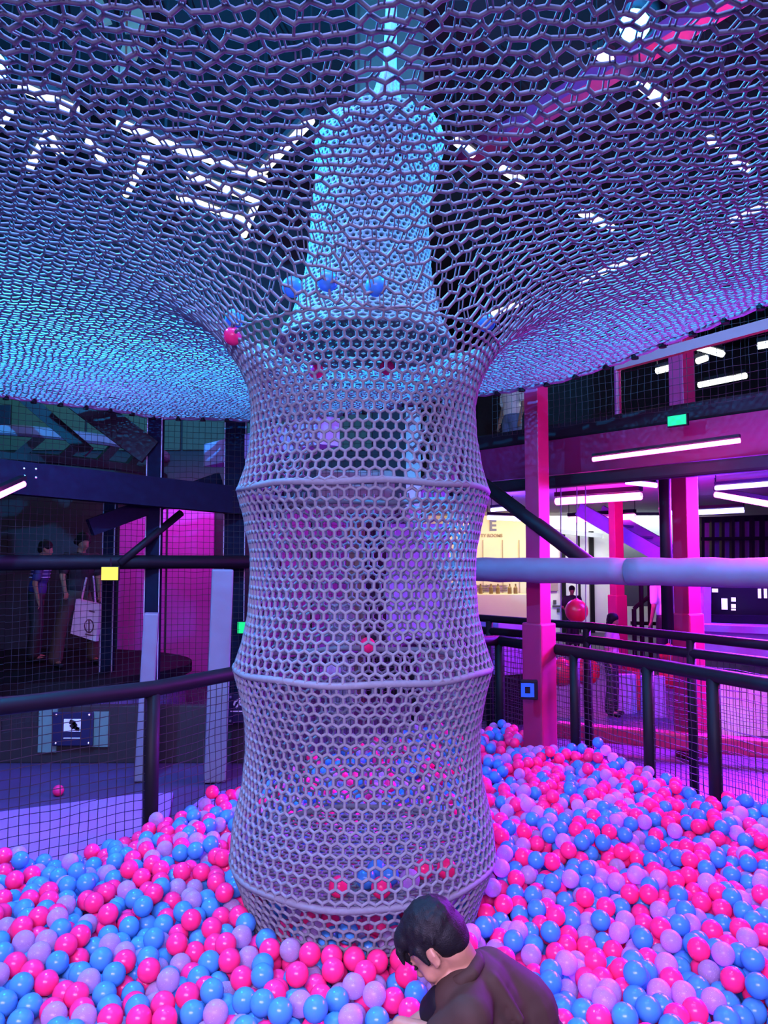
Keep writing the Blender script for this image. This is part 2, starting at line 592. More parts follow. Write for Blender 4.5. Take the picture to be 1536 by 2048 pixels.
A1, B1 = clipped(A1, B1)
A2, B2 = clipped(A2, B2)
near = np.hypot(A2[:, 0], A2[:, 1]) < 3.2
near &= RNG.random(len(near)) < 0.8
off = np.zeros((near.sum(), 3))
off[:, 0] = 0.0068
V1 = strands(A1, B1, 0.0066, 4)
V2 = strands(A2[~near], B2[~near], 0.0055, 4)
V3 = strands(A2[near] + off, B2[near] + off, 0.0031, 4)
V4 = strands(A2[near] - off, B2[near] - off, 0.0031, 4)
o = strand_obj('net_mesh', [V1, V2, V3, V4], M_NET, CAN)
o['kind'] = 'stuff'


def resample(pts, step):
    out = []
    for (ax, ay), (bx, by) in zip(pts[:-1], pts[1:]):
        n = max(1, int(round(math.hypot(bx - ax, by - ay) / step)))
        for i in range(n):
            out.append((ax + (bx - ax) * i / n, ay + (by - ay) * i / n))
    out.append(pts[-1])
    return out


edge_pts = [(x, y, float(canopy_z(np.array(x), np.array(y))) - 0.012 * abs(math.sin(i * 1.57))) for i, (x, y) in enumerate(resample(EDGE_R + EDGE_L[1:], 0.11))]
MB().tube(edge_pts, 0.022, 7).build('edge_rope', M_NET, CAN, smooth=True)
ER = bpy.data.objects['edge_rope']
M_TIE = M_BLACK
for i, q in enumerate(edge_pts[2:-2:2]):
    q = Vector(q)
    MB().tube([q + Vector((0, 0, -0.035)), q + Vector((0.0, 0.0, 0.06))], 0.026, 6).build('tie', M_TIE, ER)
# perimeter pipe that carries the canopy
PIPE = thing('canopy_frame', (0, 6.6, 3.1), 'black steel pipe frame the net canopy is tied to', 'frame')
MB().tube([(x, y, z + 0.075) for x, y, z in edge_pts], 0.035, 8).build('pipe', M_BLACK, PIPE, smooth=True)

# ------------------------------------------------------------------ fences
def square_net(p0, p1, z0, z1, cell, r, sag=0.006):
    p0, p1 = np.array(p0, float), np.array(p1, float)
    L = np.linalg.norm(p1 - p0)
    nu, nv = max(2, int(L / cell)), max(2, int((z1 - z0) / cell))
    u = np.linspace(0, 1, nu + 1)
    v = np.linspace(0, 1, nv + 1)
    U, Vv = np.meshgrid(u, v, indexing='ij')
    nrm = np.array([-(p1 - p0)[1], (p1 - p0)[0]]) / L
    w = sag * wob(U * L * 4, Vv * 6, 1.0) * np.sin(np.pi * U)
    X = p0[0] + (p1 - p0)[0] * U + nrm[0] * w * 2
    Y = p0[1] + (p1 - p0)[1] * U + nrm[1] * w * 2
    Z = z0 + (z1 - z0) * Vv + sag * wob(U * L * 6, Vv * 9, 1.3, 1.0)
    P = np.stack([X, Y, Z], -1)
    A = np.concatenate([P[:-1].reshape(-1, 3), P[:, :-1].reshape(-1, 3)])
    B = np.concatenate([P[1:].reshape(-1, 3), P[:, 1:].reshape(-1, 3)])
    return strands(A, B, r, 3)


def fence(pts, rails, posts, label, post_r=0.036, ztop=1.0, net=(0.03, 0.96), cell=0.045, name='pit_fence', netr=0.0024):
    t = thing(name, (pts[1][0], pts[1][1], 0), label, 'fence')
    for z, r in rails:
        MB().tube([(x, y, z) for x, y in pts], r, 10).build('rail', M_BLACK, t, smooth=True)
    for (x, y) in posts:
        MB().tube([(x, y, 0), (x, y, ztop)], post_r, 10).build('post', M_BLACK, t, smooth=True)
    if net:
        o = strand_obj('netting', [square_net(a, b, net[0], net[1], cell, netr) for a, b in zip(pts[:-1], pts[1:])], M_BLACKNET, t)
        o['kind'] = 'stuff'
    return t


fence(FENCE_L, [(0.985, 0.044)], [(-3.0, 2.5), (-1.265, 4.1), (-0.80, 4.82), (0.25, 6.25)], 'black padded railing with netting along the left side of the ball pit', 0.042)
fence(FENCE_R, [(0.985, 0.044)], [(1.0, 6.45), (1.447, 5.68), (1.78, 5.05), (2.0, 4.55), (2.6, 3.3)], 'black padded railing with netting along the right side of the ball pit', 0.04)
FO = [(0.7, 7.4), (1.75, 6.3), (2.3, 5.35), (2.75, 4.6), (3.6, 3.0)]
fence(FO, [(1.12, 0.034), (1.005, 0.036)], [(1.0, 7.08), (1.72, 6.33), (2.24, 5.45), (2.75, 4.6)], 'black double rail walkway fence behind the right pit railing', 0.034, 1.1, (0.03, 0.97), 0.045, 'walkway_fence')

# ------------------------------------------------------------------ right side: columns, beams, bar
def column(c, s_low, s_up, ang, zpad, ztop, label, m=M_MAROON):
    t = thing('column', (c[0], c[1], 0), label, 'column')
    R = Matrix.Rotation(ang, 3, 'Z')
    MB().box((c[0], c[1], ztop / 2), (s_up, s_up, ztop), R, 0.006).build('post', m, t)
    MB().box((c[0], c[1], zpad / 2), (s_low, s_low, zpad), R, 0.015).build('padding', m, t)
    return t


CA = (1.215, 5.85)
column(CA, 0.19, 0.135, math.radians(40), 1.19, 3.12, 'magenta padded square column at the back right of the ball pit')
CB = (2.63, 6.45)
column(CB, 0.19, 0.155, math.radians(28), 1.22, 4.2, 'violet lit padded column behind the right fences')
CC = (5.15 * 0.66, 11.0)
column((3.45, 11.0), 0.2, 0.15, math.radians(20), 1.15, 2.66, 'slim red column far back in the hall near the stairs')
BEAM = [(0.75, 7.15), (3.35, 4.25)]
t = MB().beam((*BEAM[0], 2.55), (*BEAM[1], 2.55), 0.16, 0.30).build('edge_beam', mat('deep_maroon_paint', (0.11, 0.004, 0.05), 0.6, var=0.15, scale=4, spec=0.25))
tag(t, 'deep maroon edge beam carrying the long magenta light tube', 'beam')
t = MB().beam((BEAM[0][0], BEAM[0][1], 2.775), (BEAM[1][0], BEAM[1][1], 2.775), 0.10, 0.14, 0.02).build('sill_pad', M_BLACK)
tag(t, 'black padded sill along the gallery opening', 'sill')
t = MB().beam((BEAM[0][0] - 0.12, BEAM[0][1] - 0.1, 2.33), (BEAM[1][0] - 0.12, BEAM[1][1] - 0.1, 2.33), 0.10, 0.10, 0.02).build('lower_beam', M_BLACK)
tag(t, 'black steel pipe beam running under the maroon beam', 'beam')
t = MB().tube([(1.27, 6.05, 2.72), (1.27, 6.05, 3.15)], 0.05, 10).build('gallery_post', M_BLACK)
tag(t, 'black post of the gallery opening beside the magenta column', 'post')
t = MB().tube([(2.03, 6.35, 2.8), (2.03, 6.35, 3.35)], 0.03, 8).build('gallery_post', M_MAROON)
tag(t, 'thin red post in the middle of the gallery opening', 'post')
t = MB().beam(W(1232, 732, 5.75), W(1600, 632, 4.75), 0.05, 0.075).build('red_rail', mat('red_rail', (0.20, 0.02, 0.035), 0.5))
tag(t, 'red rail just below the right edge of the canopy', 'rail')
g = thing('gallery_net', (2.4, 5.2, 2.8), 'black safety netting across the gallery opening on the right', 'netting')
o = strand_obj('netting', [square_net((1.0, 6.75), (3.2, 4.3), 2.8, 3.4, 0.055, 0.002)], M_BLACKNET, g)
o['kind'] = 'stuff'

# padded bar in two lengths
BARA, BARB = Vector((0.45, 6.12, 1.605)), Vector((2.85, 4.06, 1.605))
bd = (BARB - BARA)
t = thing('padded_bar', BARA, 'long white padded crossbar in front of the magenta column', 'bar')
for u0, u1 in ((0.0, 0.505), (0.508, 1.0)):
    n = 14
    pts = [BARA + bd * (u0 + (u1 - u0) * i / n) + Vector((0, 0, 0.003 * math.sin(i * 2.1 + u0 * 9))) for i in range(n + 1)]
    MB().tube(pts, [0.093 + 0.002 * math.sin(i * 1.7) for i in range(n + 1)], 20).build('sleeve', M_WHITEPAD, t, smooth=True)
MB().tube([BARA - bd * 0.01, BARB + bd * 0.02], 0.03, 8).build('pipe', M_BLACK, t)
t = MB().tube([(0.82, 6.25, 2.34), (1.52, 5.38, 1.63)], 0.058, 10).build('diagonal_brace', M_BLACK, smooth=True)
tag(t, 'black diagonal brace rising left from the white padded bar', 'brace')
t = MB().tube([(2.36, 6.2, 1.1), (2.36, 6.2, 2.64)], 0.05, 10).build('standing_pole', M_BLACK, smooth=True)
tag(t, 'black upright pole left of the violet column', 'pole')

# lit blue square on the column
bx = thing('target_button', (1.075, 5.72, 0.60), 'black wall box with glowing blue square on the magenta column', 'button')
R40 = Matrix.Rotation(math.radians(-8), 3, 'Z')
cbtn = W(1058, 1379, 5.66)
bx = MB().box(cbtn, (0.13, 0.05, 0.145), R40, 0.008).build('housing', M_BLACK, bx)
M_BLUELED = mat('blue_led', (0.01, 0.03, 0.4), 0.4, emit=(0.0, 0.07, 1.0), estr=0.7)
fr = R40 @ Vector((-0.012, -0.027, 0))
q = MB()
for dx, dz, sx, sz in ((-0.034, 0, 0.028, 0.1), (0.034, 0, 0.028, 0.1), (0, 0.038, 0.05, 0.026), (0, -0.038, 0.05, 0.026)):
    q.box(cbtn + fr + R40 @ Vector((dx, 0, dz)), (sx, 0.008, sz), R40)
q.build('lit_frame', M_BLUELED, bx)
MB().box(cbtn + fr, (0.03, 0.009, 0.034), R40).build('centre_key', M_BLACK, bx)

# exit sign, green
M_GREEN = mat('green_sign', (0.01, 0.2, 0.06), 0.4, emit=(0.0, 1.0, 0.22), estr=0.55)
c = W(1356, 841, 5.28)
t = thing('exit_sign', c, 'small lit green emergency sign on the gallery sill', 'sign')
Rb = Matrix.Rotation(math.atan2(-2.9, 2.6), 3, 'Z')
MB().box(c, (0.15, 0.03, 0.085), Rb).build('housing', M_BLACK, t)
MB().box(c + Rb @ Vector((0, -0.014, 0)), (0.135, 0.012, 0.07), Rb).build('lit_face', M_GREEN, t)

# ------------------------------------------------------------------ light tubes
def led_tube(a, b, r, color, strength, label, group=None, mount=True):
    t = thing('light_tube', a, label, 'lamp', group)
    m = mat('led_%d_%d_%d_%d' % (color[0] * 99, color[1] * 99, color[2] * 99, strength * 10), (0.8, 0.8, 0.8), 0.4, emit=color, estr=strength)
    MB().tube([a, b], r, 8).build('tube', m, t, smooth=True)
    if mount:
        up = Vector((0, 0, r * 1.9))
        MB().beam(Vector(a) + up, Vector(b) + up, r * 2.2, r * 1.2).build('batten', M_BLACK, t)
        if max(a[2], b[2]) > 2.3 and b[1] > 7:
            for e in (a, b):
                MB().tube([e, (e[0], e[1], 2.67)], 0.006, 4).build('hanger', M_BLACK, t)
    return t


PINK, BLUE = (1.0, 0.10, 0.62), (0.26, 0.20, 1.0)
GL = 'neon light tubes of the lower hall'
led_tube(W(1186, 919, 5.62), W(1480, 881, 4.86), 0.017, PINK, 6.0, 'long magenta light tube along the maroon beam', GL)
led_tube(W(1113, 1003, 10.2), W(1282, 992, 9.3), 0.05, PINK, 6.0, 'magenta light tube under the hall ceiling right of the magenta column', GL)
led_tube(W(1138, 1040, 13.5), W(1270, 1033, 12.6), 0.05, PINK, 6.0, 'lowest magenta light tube above the far stairs', GL)
led_tube(W(1431, 989, 8.9), W(1560, 1012, 8.2), 0.035, PINK, 6.0, 'magenta light tube at the right end of the hall ceiling', GL)
led_tube(W(1252, 964, 8.1), W(1314, 971, 7.9), 0.026, BLUE, 6.0, 'short blue light tube just under the black beam', GL)
led_tube(W(1432, 976, 8.6), W(1560, 966, 7.9), 0.028, BLUE, 6.0, 'blue light tube at the upper right of the hall', GL)
led_tube(W(1390, 1025, 11.6), W(1488, 1020, 11.2), 0.04, BLUE, 6.0, 'blue light tube right of the violet column', GL)
led_tube(W(1322, 1027, 11.6), W(1356, 1025, 11.5), 0.035, BLUE, 6.0, 'short blue light tube left of the violet column', GL)
led_tube(W(983, 1020, 11.8), W(1025, 1016, 11.5), 0.03, BLUE, 6.0, 'short blue light tube right beside the net tower', GL)
led_tube(W(975, 1035, 13.8), W(1045, 1038, 13.6), 0.04, BLUE, 6.0, 'blue light tube in front of the yellow shop wall', GL)
led_tube(W(-30, 1003, 5.0), W(46, 968, 5.6), 0.026, PINK, 6.0, 'magenta light tube at the far left under the blue beam', None)
point_light('tube_glow_right', W(1200, 1010, 9.6) + Vector((0, 0, -0.15)), 170, (1.0, 0.01, 0.5), 0.25)
point_light('tube_glow_blue', W(1430, 1000, 8.0) + Vector((0, 0, -0.12)), 220, (0.16, 0.02, 1.0), 0.25)
point_light('tube_glow_blue_left', W(1000, 1030, 11.0) + Vector((0, 0, -0.12)), 110, (0.14, 0.04, 1.0), 0.25)
point_light('tube_glow_beam', W(1330, 925, 5.0), 9, (1.0, 0.02, 0.5), 0.15)
point_light('tube_glow_left', W(20, 1000, 5.2), 4, (1.0, 0.03, 0.6), 0.12)

M_WLAMP = mat('white_lamp', (0.9, 0.9, 0.9), 0.4, emit=(1.0, 0.84, 0.50), estr=1.3)
M_WLAMP2 = mat('cool_lamp', (0.9, 0.9, 0.9), 0.4, emit=(0.95, 1.0, 0.92), estr=2.0)


def roof_lamp(a, b, z, label, group, m, r=0.036):
    def on(px, py):
        y = 5.0
        for _ in range(20):
            w = W(px, py, y)
            y *= (z - CAMZ) / max(w.z - CAMZ, 1e-3)
        return W(px, py, y)
    A, B = on(*a), on(*b)
    t = thing('roof_lamp', A, label, 'lamp', group)
    MB().tube([A, B], r, 8).build('tube', m, t, smooth=True)
    MB().beam(A + Vector((0, 0, r + 0.02)), B + Vector((0, 0, r + 0.02)), 0.1, 0.05).build('batten', M_DARK, t)
    for e in (A, B):
        MB().tube([e + Vector((0, 0, r)), (e.x, e.y, 6.9)], 0.008, 4).build('hanger', M_DARK, t)


LG, RG = 'warm roof lamps seen through the left canopy', 'white roof lamps seen through the right canopy'
for a, b, z, lab in (
        ((38, 172), (156, 222), 5.2, 'warm roof lamp at the top left beside the cyan spotlight'),
        ((-10, 262), (18, 222), 5.2, 'short warm roof lamp at the far left edge of the canopy'),
        ((58, 338), (95, 268), 5.2, 'warm roof lamp rising left side of the inverted V'),
        ((97, 268), (120, 308), 5.2, 'short warm roof lamp right side of the inverted V'),
        ((178, 282), (208, 322), 5.2, 'short warm roof lamp right of the inverted V'),
        ((252, 388), (292, 314), 5.2, 'steep warm roof lamp left of the lamp rectangle'),
        ((236, 244), (330, 288), 5.2, 'upper half of the long warm row of roof lamps'),
        ((332, 288), (532, 358), 5.2, 'lower half of the long warm row of roof lamps'),
        ((528, 340), (622, 240), 5.2, 'bright slanting roof lamp left of the cyan net bag'),
        ((376, 350), (512, 400), 5.2, 'roof lamp along the top of the lamp rectangle'),
        ((514, 402), (488, 470), 5.2, 'roof lamp closing the right end of the lamp rectangle'),
        ((356, 392), (490, 442), 5.2, 'roof lamp along the bottom of the lamp rectangle')):
    roof_lamp(a, b, z, lab, LG, M_WLAMP)
for a, b, z, lab in (
        ((1196, 106), (1220, 122), 5.6, 'short white roof lamp below the right cyan spotlight'),
        ((1280, 168), (1328, 206), 5.6, 'white roof lamp lower right of the cyan spotlight'),
        ((912, 282), (946, 308), 5.6, 'white roof lamp right beside the cyan net bag'),
        ((1004, 338), (1044, 362), 5.6, 'second white roof lamp right of the cyan net bag'),
        ((1162, 425), (1225, 456), 5.6, 'white roof lamp in the middle of the right canopy'),
        ((1162, 562), (1302, 503), 5.6, 'long rising white roof lamp low in the right canopy'),
        ((1460, 440), (1560, 402), 5.6, 'rising white roof lamp at the right edge of the canopy'),
        ((1462, 312), (1494, 338), 5.6, 'short white roof lamp near the right edge above the rising one'),
        ((1416, 278), (1436, 288), 5.6, 'smallest white roof lamp near the right edge'),
        ((975, 632), (1042, 606), 5.6, 'white roof lamp just right of the net tower rim')):
    roof_lamp(a, b, z, lab, RG, M_WLAMP2, 0.04)
for a, b, lab in (
        ((1398, 770), (1492, 751), 'bright long gallery ceiling lamp at the far right'),
        ((1314, 742), (1350, 733), 'bright short gallery ceiling lamp left of the red column'),
        ((1396, 694), (1444, 708), 'thin gallery ceiling lamp right of the red column'),
        ((1516, 692), (1560, 684), 'gallery ceiling lamp cut by the right edge'),
        ((1396, 722), (1412, 716), 'small gallery ceiling lamp beside the red column')):
    roof_lamp(a, b, 4.6, lab, 'gallery ceiling lamps', M_WLAMP2, 0.05)

# cyan spotlights above the canopy
M_CYAN = mat('cyan_lens', (0.2, 0.8, 1.0), 0.3, emit=(0.10, 0.75, 1.0), estr=10.0)


def spotlight(c, aim, label, power):
    c = Vector(c)
    t = thing('spotlight', c, label, 'lamp', None)
    d = (Vector(aim) - c).normalized()
    MB().tube([c - d * 0.02, c - d * 0.22], [0.085, 0.06], 14).build('housing', M_BLACK, t, smooth=True)
    MB().ball(c, 0.066, 16, 8).build('lens', M_CYAN, t, smooth=True)
    MB().tube([c - d * 0.12, (c.x, c.y + 0.05, 6.9)], 0.012, 6).build('stem', M_BLACK, t)
    point_light('cyan_beam', c + d * 0.10, power, (0.01, 0.40, 1.0), 0.05)


spotlight(W(1270, 50, 3.1), (0.3, 3.0, 2.8), 'dazzling cyan spotlight above the right canopy', 260)
spotlight(W(-14, 132, 3.5), (-1.0, 3.5, 2.8), 'dazzling cyan spotlight at the left edge above the canopy', 1300)
spotlight((-0.55, 2.35, 4.3), (-0.1, 3.27, 3.2), 'added cyan spotlight out of view, lighting the woven net bag', 90)  # unseen extra lamp, added to light the bag cyan

# things above the canopy
t = MB().box((0.05, 6.6, 5.0), (0.62, 0.5, 3.8), None, 0.02).build('concrete_pier', mat('brown_concrete', (0.10, 0.085, 0.07), 0.8, scale=5))
tag(t, 'brown grey concrete pier above the canopy behind the net bag', 'column')
t = MB().beam(W(930, 318, 8.0), W(1500, -30, 5.2), 0.20, 0.14).build('magenta_girder', mat('magenta_girder', (0.5, 0.03, 0.16), 0.5))
tag(t, 'magenta slanting girder above the right canopy', 'beam')
M_ORANGE = mat('rust_banner', (0.42, 0.16, 0.10), 0.7)
t = thing('hanging_banner', W(250, 70, 6.0), 'rust coloured hanging decoration above the top left canopy', 'decoration')
for i, (px, py, sx, sz) in enumerate(((270, 40, 0.12, 0.16), (262, 100, 0.1, 0.09), (240, 145, 0.07, 0.08), (205, 25, 0.16, 0.06))):
    MB().box(W(px, py, 6.0), (sx * 1.4, 0.04, sz * 1.4), Matrix.Rotation(0.4 * i, 3, 'Y')).build('panel', M_ORANGE, t)
MB().tube([W(262, 60, 6.0), (W(262, 60, 6.0).x, 6.0, 6.9)], 0.008, 4).build('cord', M_BLACK, t)

# ------------------------------------------------------------------ left side
def netpost(px, y, z1, w, label, d=0.1):
    c = W(px, 1115, y)
    t = thing('frame_post', (c.x, y, 0), label, 'post')
    MB().box((c.x, y, z1 / 2), (w, d, z1), None, 0.012).build('shaft', M_STEEL, t)
    for sx in (-1, 1):
        MB().box((c.x + sx * (w / 2 + 0.002), y - d / 2, z1 / 2), (0.008, 0.008, z1)).build('edge_glint', M_CHROME if False else mat('pale_strip', (0.35, 0.33, 0.38), 0.5), t)  # pale bars standing in for glints along the post edges
    return t


netpost(308, 6.85, 3.1, 0.13, 'black steel frame post behind the short white pad post')
netpost(470, 7.25, 3.1, 0.20, 'black steel frame post next to the net tower on the left')
netpost(220, 7.9, 2.4, 0.12, 'dark thin post beside the tote bag carrier')
t = MB().tube([W(-60, 1126, 5.75), W(300, 1124, 6.75), W(560, 1124, 7.2)], 0.062, 10).build('upper_rail', M_BLACK, smooth=True)
tag(t, 'black padded horizontal rail across the left background at eye level', 'rail')
t = MB().beam(W(-80, 945, 5.6), W(560, 1010, 7.5), 0.14, 0.26).build('blue_beam', M_STEEL)
tag(t, 'dark blue steel beam across the left background', 'beam')
for k, (px, py) in enumerate(((48, 937), (72, 938), (50, 952), (72, 955))):
    c = W(px, py, 5.74)
    o = MB().ball(c, 0.010, 8, 6).build('bolt', M_CHROME, t)
t = MB().beam(W(180, 1055, 6.5), W(440, 960, 7.3), 0.08, 0.15).build('sloping_strut', M_STEEL)
tag(t, 'dark strut sloping up to the blue beam on the left', 'brace')
t = MB().tube([W(238, 1128, 6.5), W(362, 1026, 7.0)], 0.036, 8).build('thin_brace', M_BLACK, smooth=True)
tag(t, 'thin black brace crossing in front of the pink wall', 'brace')
t = MB().beam(W(20, 770, 7.0), W(178, 905, 7.2), 0.08, 0.12).build('roof_brace', M_BLACK)
tag(t, 'narrow black brace in front of the green wall at upper left', 'brace')
t = MB().beam(W(110, 762, 6.6), W(300, 905, 6.8), 0.10, 0.24).build('roof_brace', M_BLACK)
tag(t, 'broad black brace meeting the frame post under the left canopy edge', 'brace')
g = thing('left_safety_net', (-2.2, 6.6, 0), 'black safety netting hanging from the left canopy edge', 'netting')
o = strand_obj('netting', [square_net(a, b, 0.3, 3.0, 0.055, 0.0022) for a, b in (((-3.7, 5.2), (-3.05, 6.0)), ((-3.05, 6.0), (-2.2, 6.9)), ((-2.2, 6.9), (-1.27, 7.1)), ((-1.27, 7.1), (0.0, 6.95)))], M_BLACKNET, g)
o['kind'] = 'stuff'


def pad_post(px0, px1, y, ztop, label, tilt):
    a, b = W(px0, 1400, y), W(px1, 1400, y)
    c, w = (a.x + b.x) / 2, b.x - a.x
    t = thing('pad_post', (c, y, 0), label, 'post')
    R = Matrix.Rotation(tilt, 3, 'Y')
    MB().box((c + math.sin(tilt) * ztop / 2 * 0.5, y, ztop / 2 + 0.01), (w, w, ztop), R @ Matrix.Rotation(0.25, 3, 'Z'), 0.014).build('sleeve', M_WHITEPAD, t)
    MB().tube([(c, y, 0), (c, y, 0.05)], w * 0.4, 8).build('foot', M_BLACK, t)
    return t


pad_post(276, 305, 5.75, 1.265, 'short slim white pad post left of the black fence post', math.radians(2.2))
pad_post(413, 455, 5.75, 1.60, 'tall broad white pad post beside the net tower', math.radians(1.4))
t = MB().beam(W(425, 912, 8.0), W(660, 862, 6.2), 0.2, 0.24).build('purple_lit_beam', mat('purple_lit_beam', (0.5, 0.42, 0.75), 0.6))  # purple light on the beam is put into its base colour
tag(t, 'purple lit box beam behind the net tower under the canopy', 'beam')

# raised round stage with curved roof edge
ST = (-4.9, 8.0)
t = thing('round_stage', (ST[0], ST[1] - 2, 0), 'dark round raised stage behind the left fence', 'stage')
EL = [(-4.3 + 2.1 * math.cos(2 * math.pi * k / 48), 8.45 + 1.45 * math.sin(2 * math.pi * k / 48)) for k in range(48)]
MB().prism(EL, 0.40, 0.5).build('deck', M_BLACK, t)
M_PURP = mat('purple_skirt', (0.10, 0.06, 0.18), 0.7)
MB().prism([(-4.3 + (x + 4.3) * 0.97, 8.45 + (y - 8.45) * 0.97) for x, y in EL], 0.0, 0.40).build('skirt', M_PURP, t)
t = thing('round_canopy', (-4.6, 9.0, 3.0), 'curved pale rimmed round roof with dark ribs at upper left', 'canopy')
cx, cy, rr = -4.9, 9.6, 2.0
MB().lathe([(rr, 3.0), (rr + 0.03, 3.02), (rr + 0.03, 3.10), (rr, 3.12), (rr - 0.05, 3.12), (rr - 0.05, 3.0), (rr, 3.0)], (cx, cy, 0), 56).build('rim', M_WHITEPAD, t)
MB().lathe([(rr - 0.02, 2.72), (rr, 2.74), (rr, 2.82), (rr - 0.06, 2.84), (rr - 0.1, 2.74), (rr - 0.02, 2.72)], (cx, cy, 0), 56).build('lower_ring', M_BLACK, t)
for k in range(14):
    a = math.pi * (1.02 + k / 14.0)
    MB().beam((cx + rr * 0.98 * math.cos(a), cy + rr * 0.98 * math.sin(a), 2.78), (cx + rr * 0.98 * math.cos(a + 0.12), cy + rr * 0.98 * math.sin(a + 0.12), 3.02), 0.06, 0.10).build('rib', M_BLACK, t)
# low barrier with signs
M_BARR = mat('dark_barrier', (0.016, 0.010, 0.014), 0.7)
bar = thing('low_barrier', (-2.6, 6.25, 0), 'low dark barrier wall behind the left fence carrying the signs', 'barrier')
MB().box((-2.95, 6.28, 0.235), (4.1, 0.08, 0.47), None, 0.01).build('board', M_BARR, bar)
M_GREENP = mat('grey_green_panel', (0.10, 0.19, 0.17), 0.7)
for px0, px1, py0, py1 in ((78, 112, 1412, 1505), (186, 217, 1424, 1494)):
    a, b = W(px0, py0, 6.22), W(px1, py1, 6.22)
    MB().box(((a.x + b.x) / 2, 6.23, (a.z + b.z) / 2), (abs(b.x - a.x), 0.02, abs(a.z - b.z))).build('panel', M_GREENP, bar)


def sign_board(px0, py0, px1, py1, y, label, pic):
    a, b = W(px0, py0, y), W(px1, py1, y)
    c = Vector(((a.x + b.x) / 2, y, (a.z + b.z) / 2))
    w, h = b.x - a.x, a.z - b.z
    t = thing('sign_board', (c.x, c.y, b.z), label, 'sign')
    t0 = t
    t = MB().box(c, (w, 0.02, h), None, 0.005).build('plate', mat('navy_plate', (0.012, 0.012, 0.05), 0.4), t)
    for sx in (-1, 1):
        for sz in (-1, 1):
            MB().ball(c + Vector((sx * w * 0.40, -0.012, sz * h * 0.42)), 0.013, 8, 6).build('bolt', M_CHROME, t)
    Mw = mat('white_print', (0.75, 0.75, 0.8), 0.6)
    if pic:
        MB().box(c + Vector((0.0, -0.012, 0.03)), (w * 0.42, 0.004, h * 0.38)).build('picture', Mw, t)
        q = MB()
        for dx, dz, sx, sz, an in ((-0.01, 0.055, 0.05, 0.035, 0.3), (0.0, 0.03, 0.055, 0.04, -0.7), (0.02, 0.01, 0.045, 0.03, 0.6), (0.035, 0.0, 0.03, 0.03, 0.0)):
            q.box(c + Vector((dx + 0.01, -0.0150, dz)), (sx, 0.003, sz), Matrix.Rotation(an, 3, 'Y'))
        q.build('silhouette', M_BLACK, t)
        MB().box(c + Vector((0.0, -0.012, -h * 0.27)), (w * 0.42, 0.004, 0.006)).build('caption_line', Mw, t)
    else:
        q = MB()
        y_ = c.y - 0.014
        for (ax, az, bx_, bz) in ((-0.05, 0.02, 0.0, 0.05), (0.0, 0.05, 0.03, 0.045), (0.0, 0.05, -0.02, 0.0), (-0.02, 0.0, 0.03, -0.01), (0.03, 0.045, 0.07, 0.08), (-0.05, 0.02, -0.06, -0.01), (-0.02, 0.0, -0.04, -0.03)):
            q.beam((c.x - 0.02 + ax, y_, c.z + 0.04 + az), (c.x - 0.02 + bx_, y_, c.z + 0.04 + bz), 0.006, 0.014)
        q.build('climber_mark', Mw, t)
        MB().box(c + Vector((0.0, -0.012, -h * 0.08)), (w * 0.8, 0.004, 0.008)).build('caption_line', Mw, t)


sign_board(106, 1424, 186, 1491, 6.2, 'navy instruction sign with a white picture on the low barrier', True)
sign_board(455, 1389, 520, 1446, 6.2, 'navy sign with a white climbing figure beside the net tower', False)
# emergency lamps
M_YEL = mat('yellow_sign', (0.3, 0.28, 0.03), 0.4, emit=(1.0, 0.85, 0.02), estr=0.8)
c = W(221, 1147, 6.35)
t = thing('exit_sign', c, 'small lit yellow sign hanging under the left rail', 'sign')
MB().box(c, (0.155, 0.03, 0.125), None, 0.01).build('housing', M_BLACK, t)
MB().box(c + Vector((0, -0.016, 0)), (0.14, 0.01, 0.11)).build('lit_face', M_YEL, t)
MB().tube([c + Vector((0, 0, 0.06)), c + Vector((0, 0, 0.13))], 0.008, 6).build('hook', M_BLACK, t)
c = W(488, 1255, 7.1)
t = thing('exit_sign', c, 'lit green emergency sign half hidden by the net tower', 'sign')
MB().box(c, (0.13, 0.03, 0.12), None, 0.01).build('housing', M_BLACK, t)
MB().box(c + Vector((0, -0.016, 0)), (0.115, 0.01, 0.105)).build('lit_face', M_GREEN, t)
c = W(6, 830, 6.6)
t = MB().box(c, (0.14, 0.02, 0.18), None, 0.004).build('notice_plate', M_BLACK)
tag(t, 'dark notice plate at the far left edge under the canopy', 'sign')

# ------------------------------------------------------------------ far hall on the right
t = thing('shop_counter', (2.6, 16.4, 0), 'pale counter with bottles before the yellow shop wall', 'counter')
MB().box((2.5, 16.5, 0.45), (1.9, 0.5, 0.9), None, 0.02).build('body', M_CREAM, t)
for k in range(9):
    x = 1.75 + 0.2 * k + 0.05 * math.sin(k * 3)
    MB().lathe([(0.0, 0.9), (0.045, 0.9), (0.045, 1.03), (0.018, 1.07), (0.018, 1.12), (0, 1.12)], (x, 16.45, 0), 8).build('bottle', mat('amber_glass', (0.25, 0.17, 0.06), 0.2), t)
M_SIGNBLUE = mat('slate_letters', (0.16, 0.18, 0.30), 0.6)


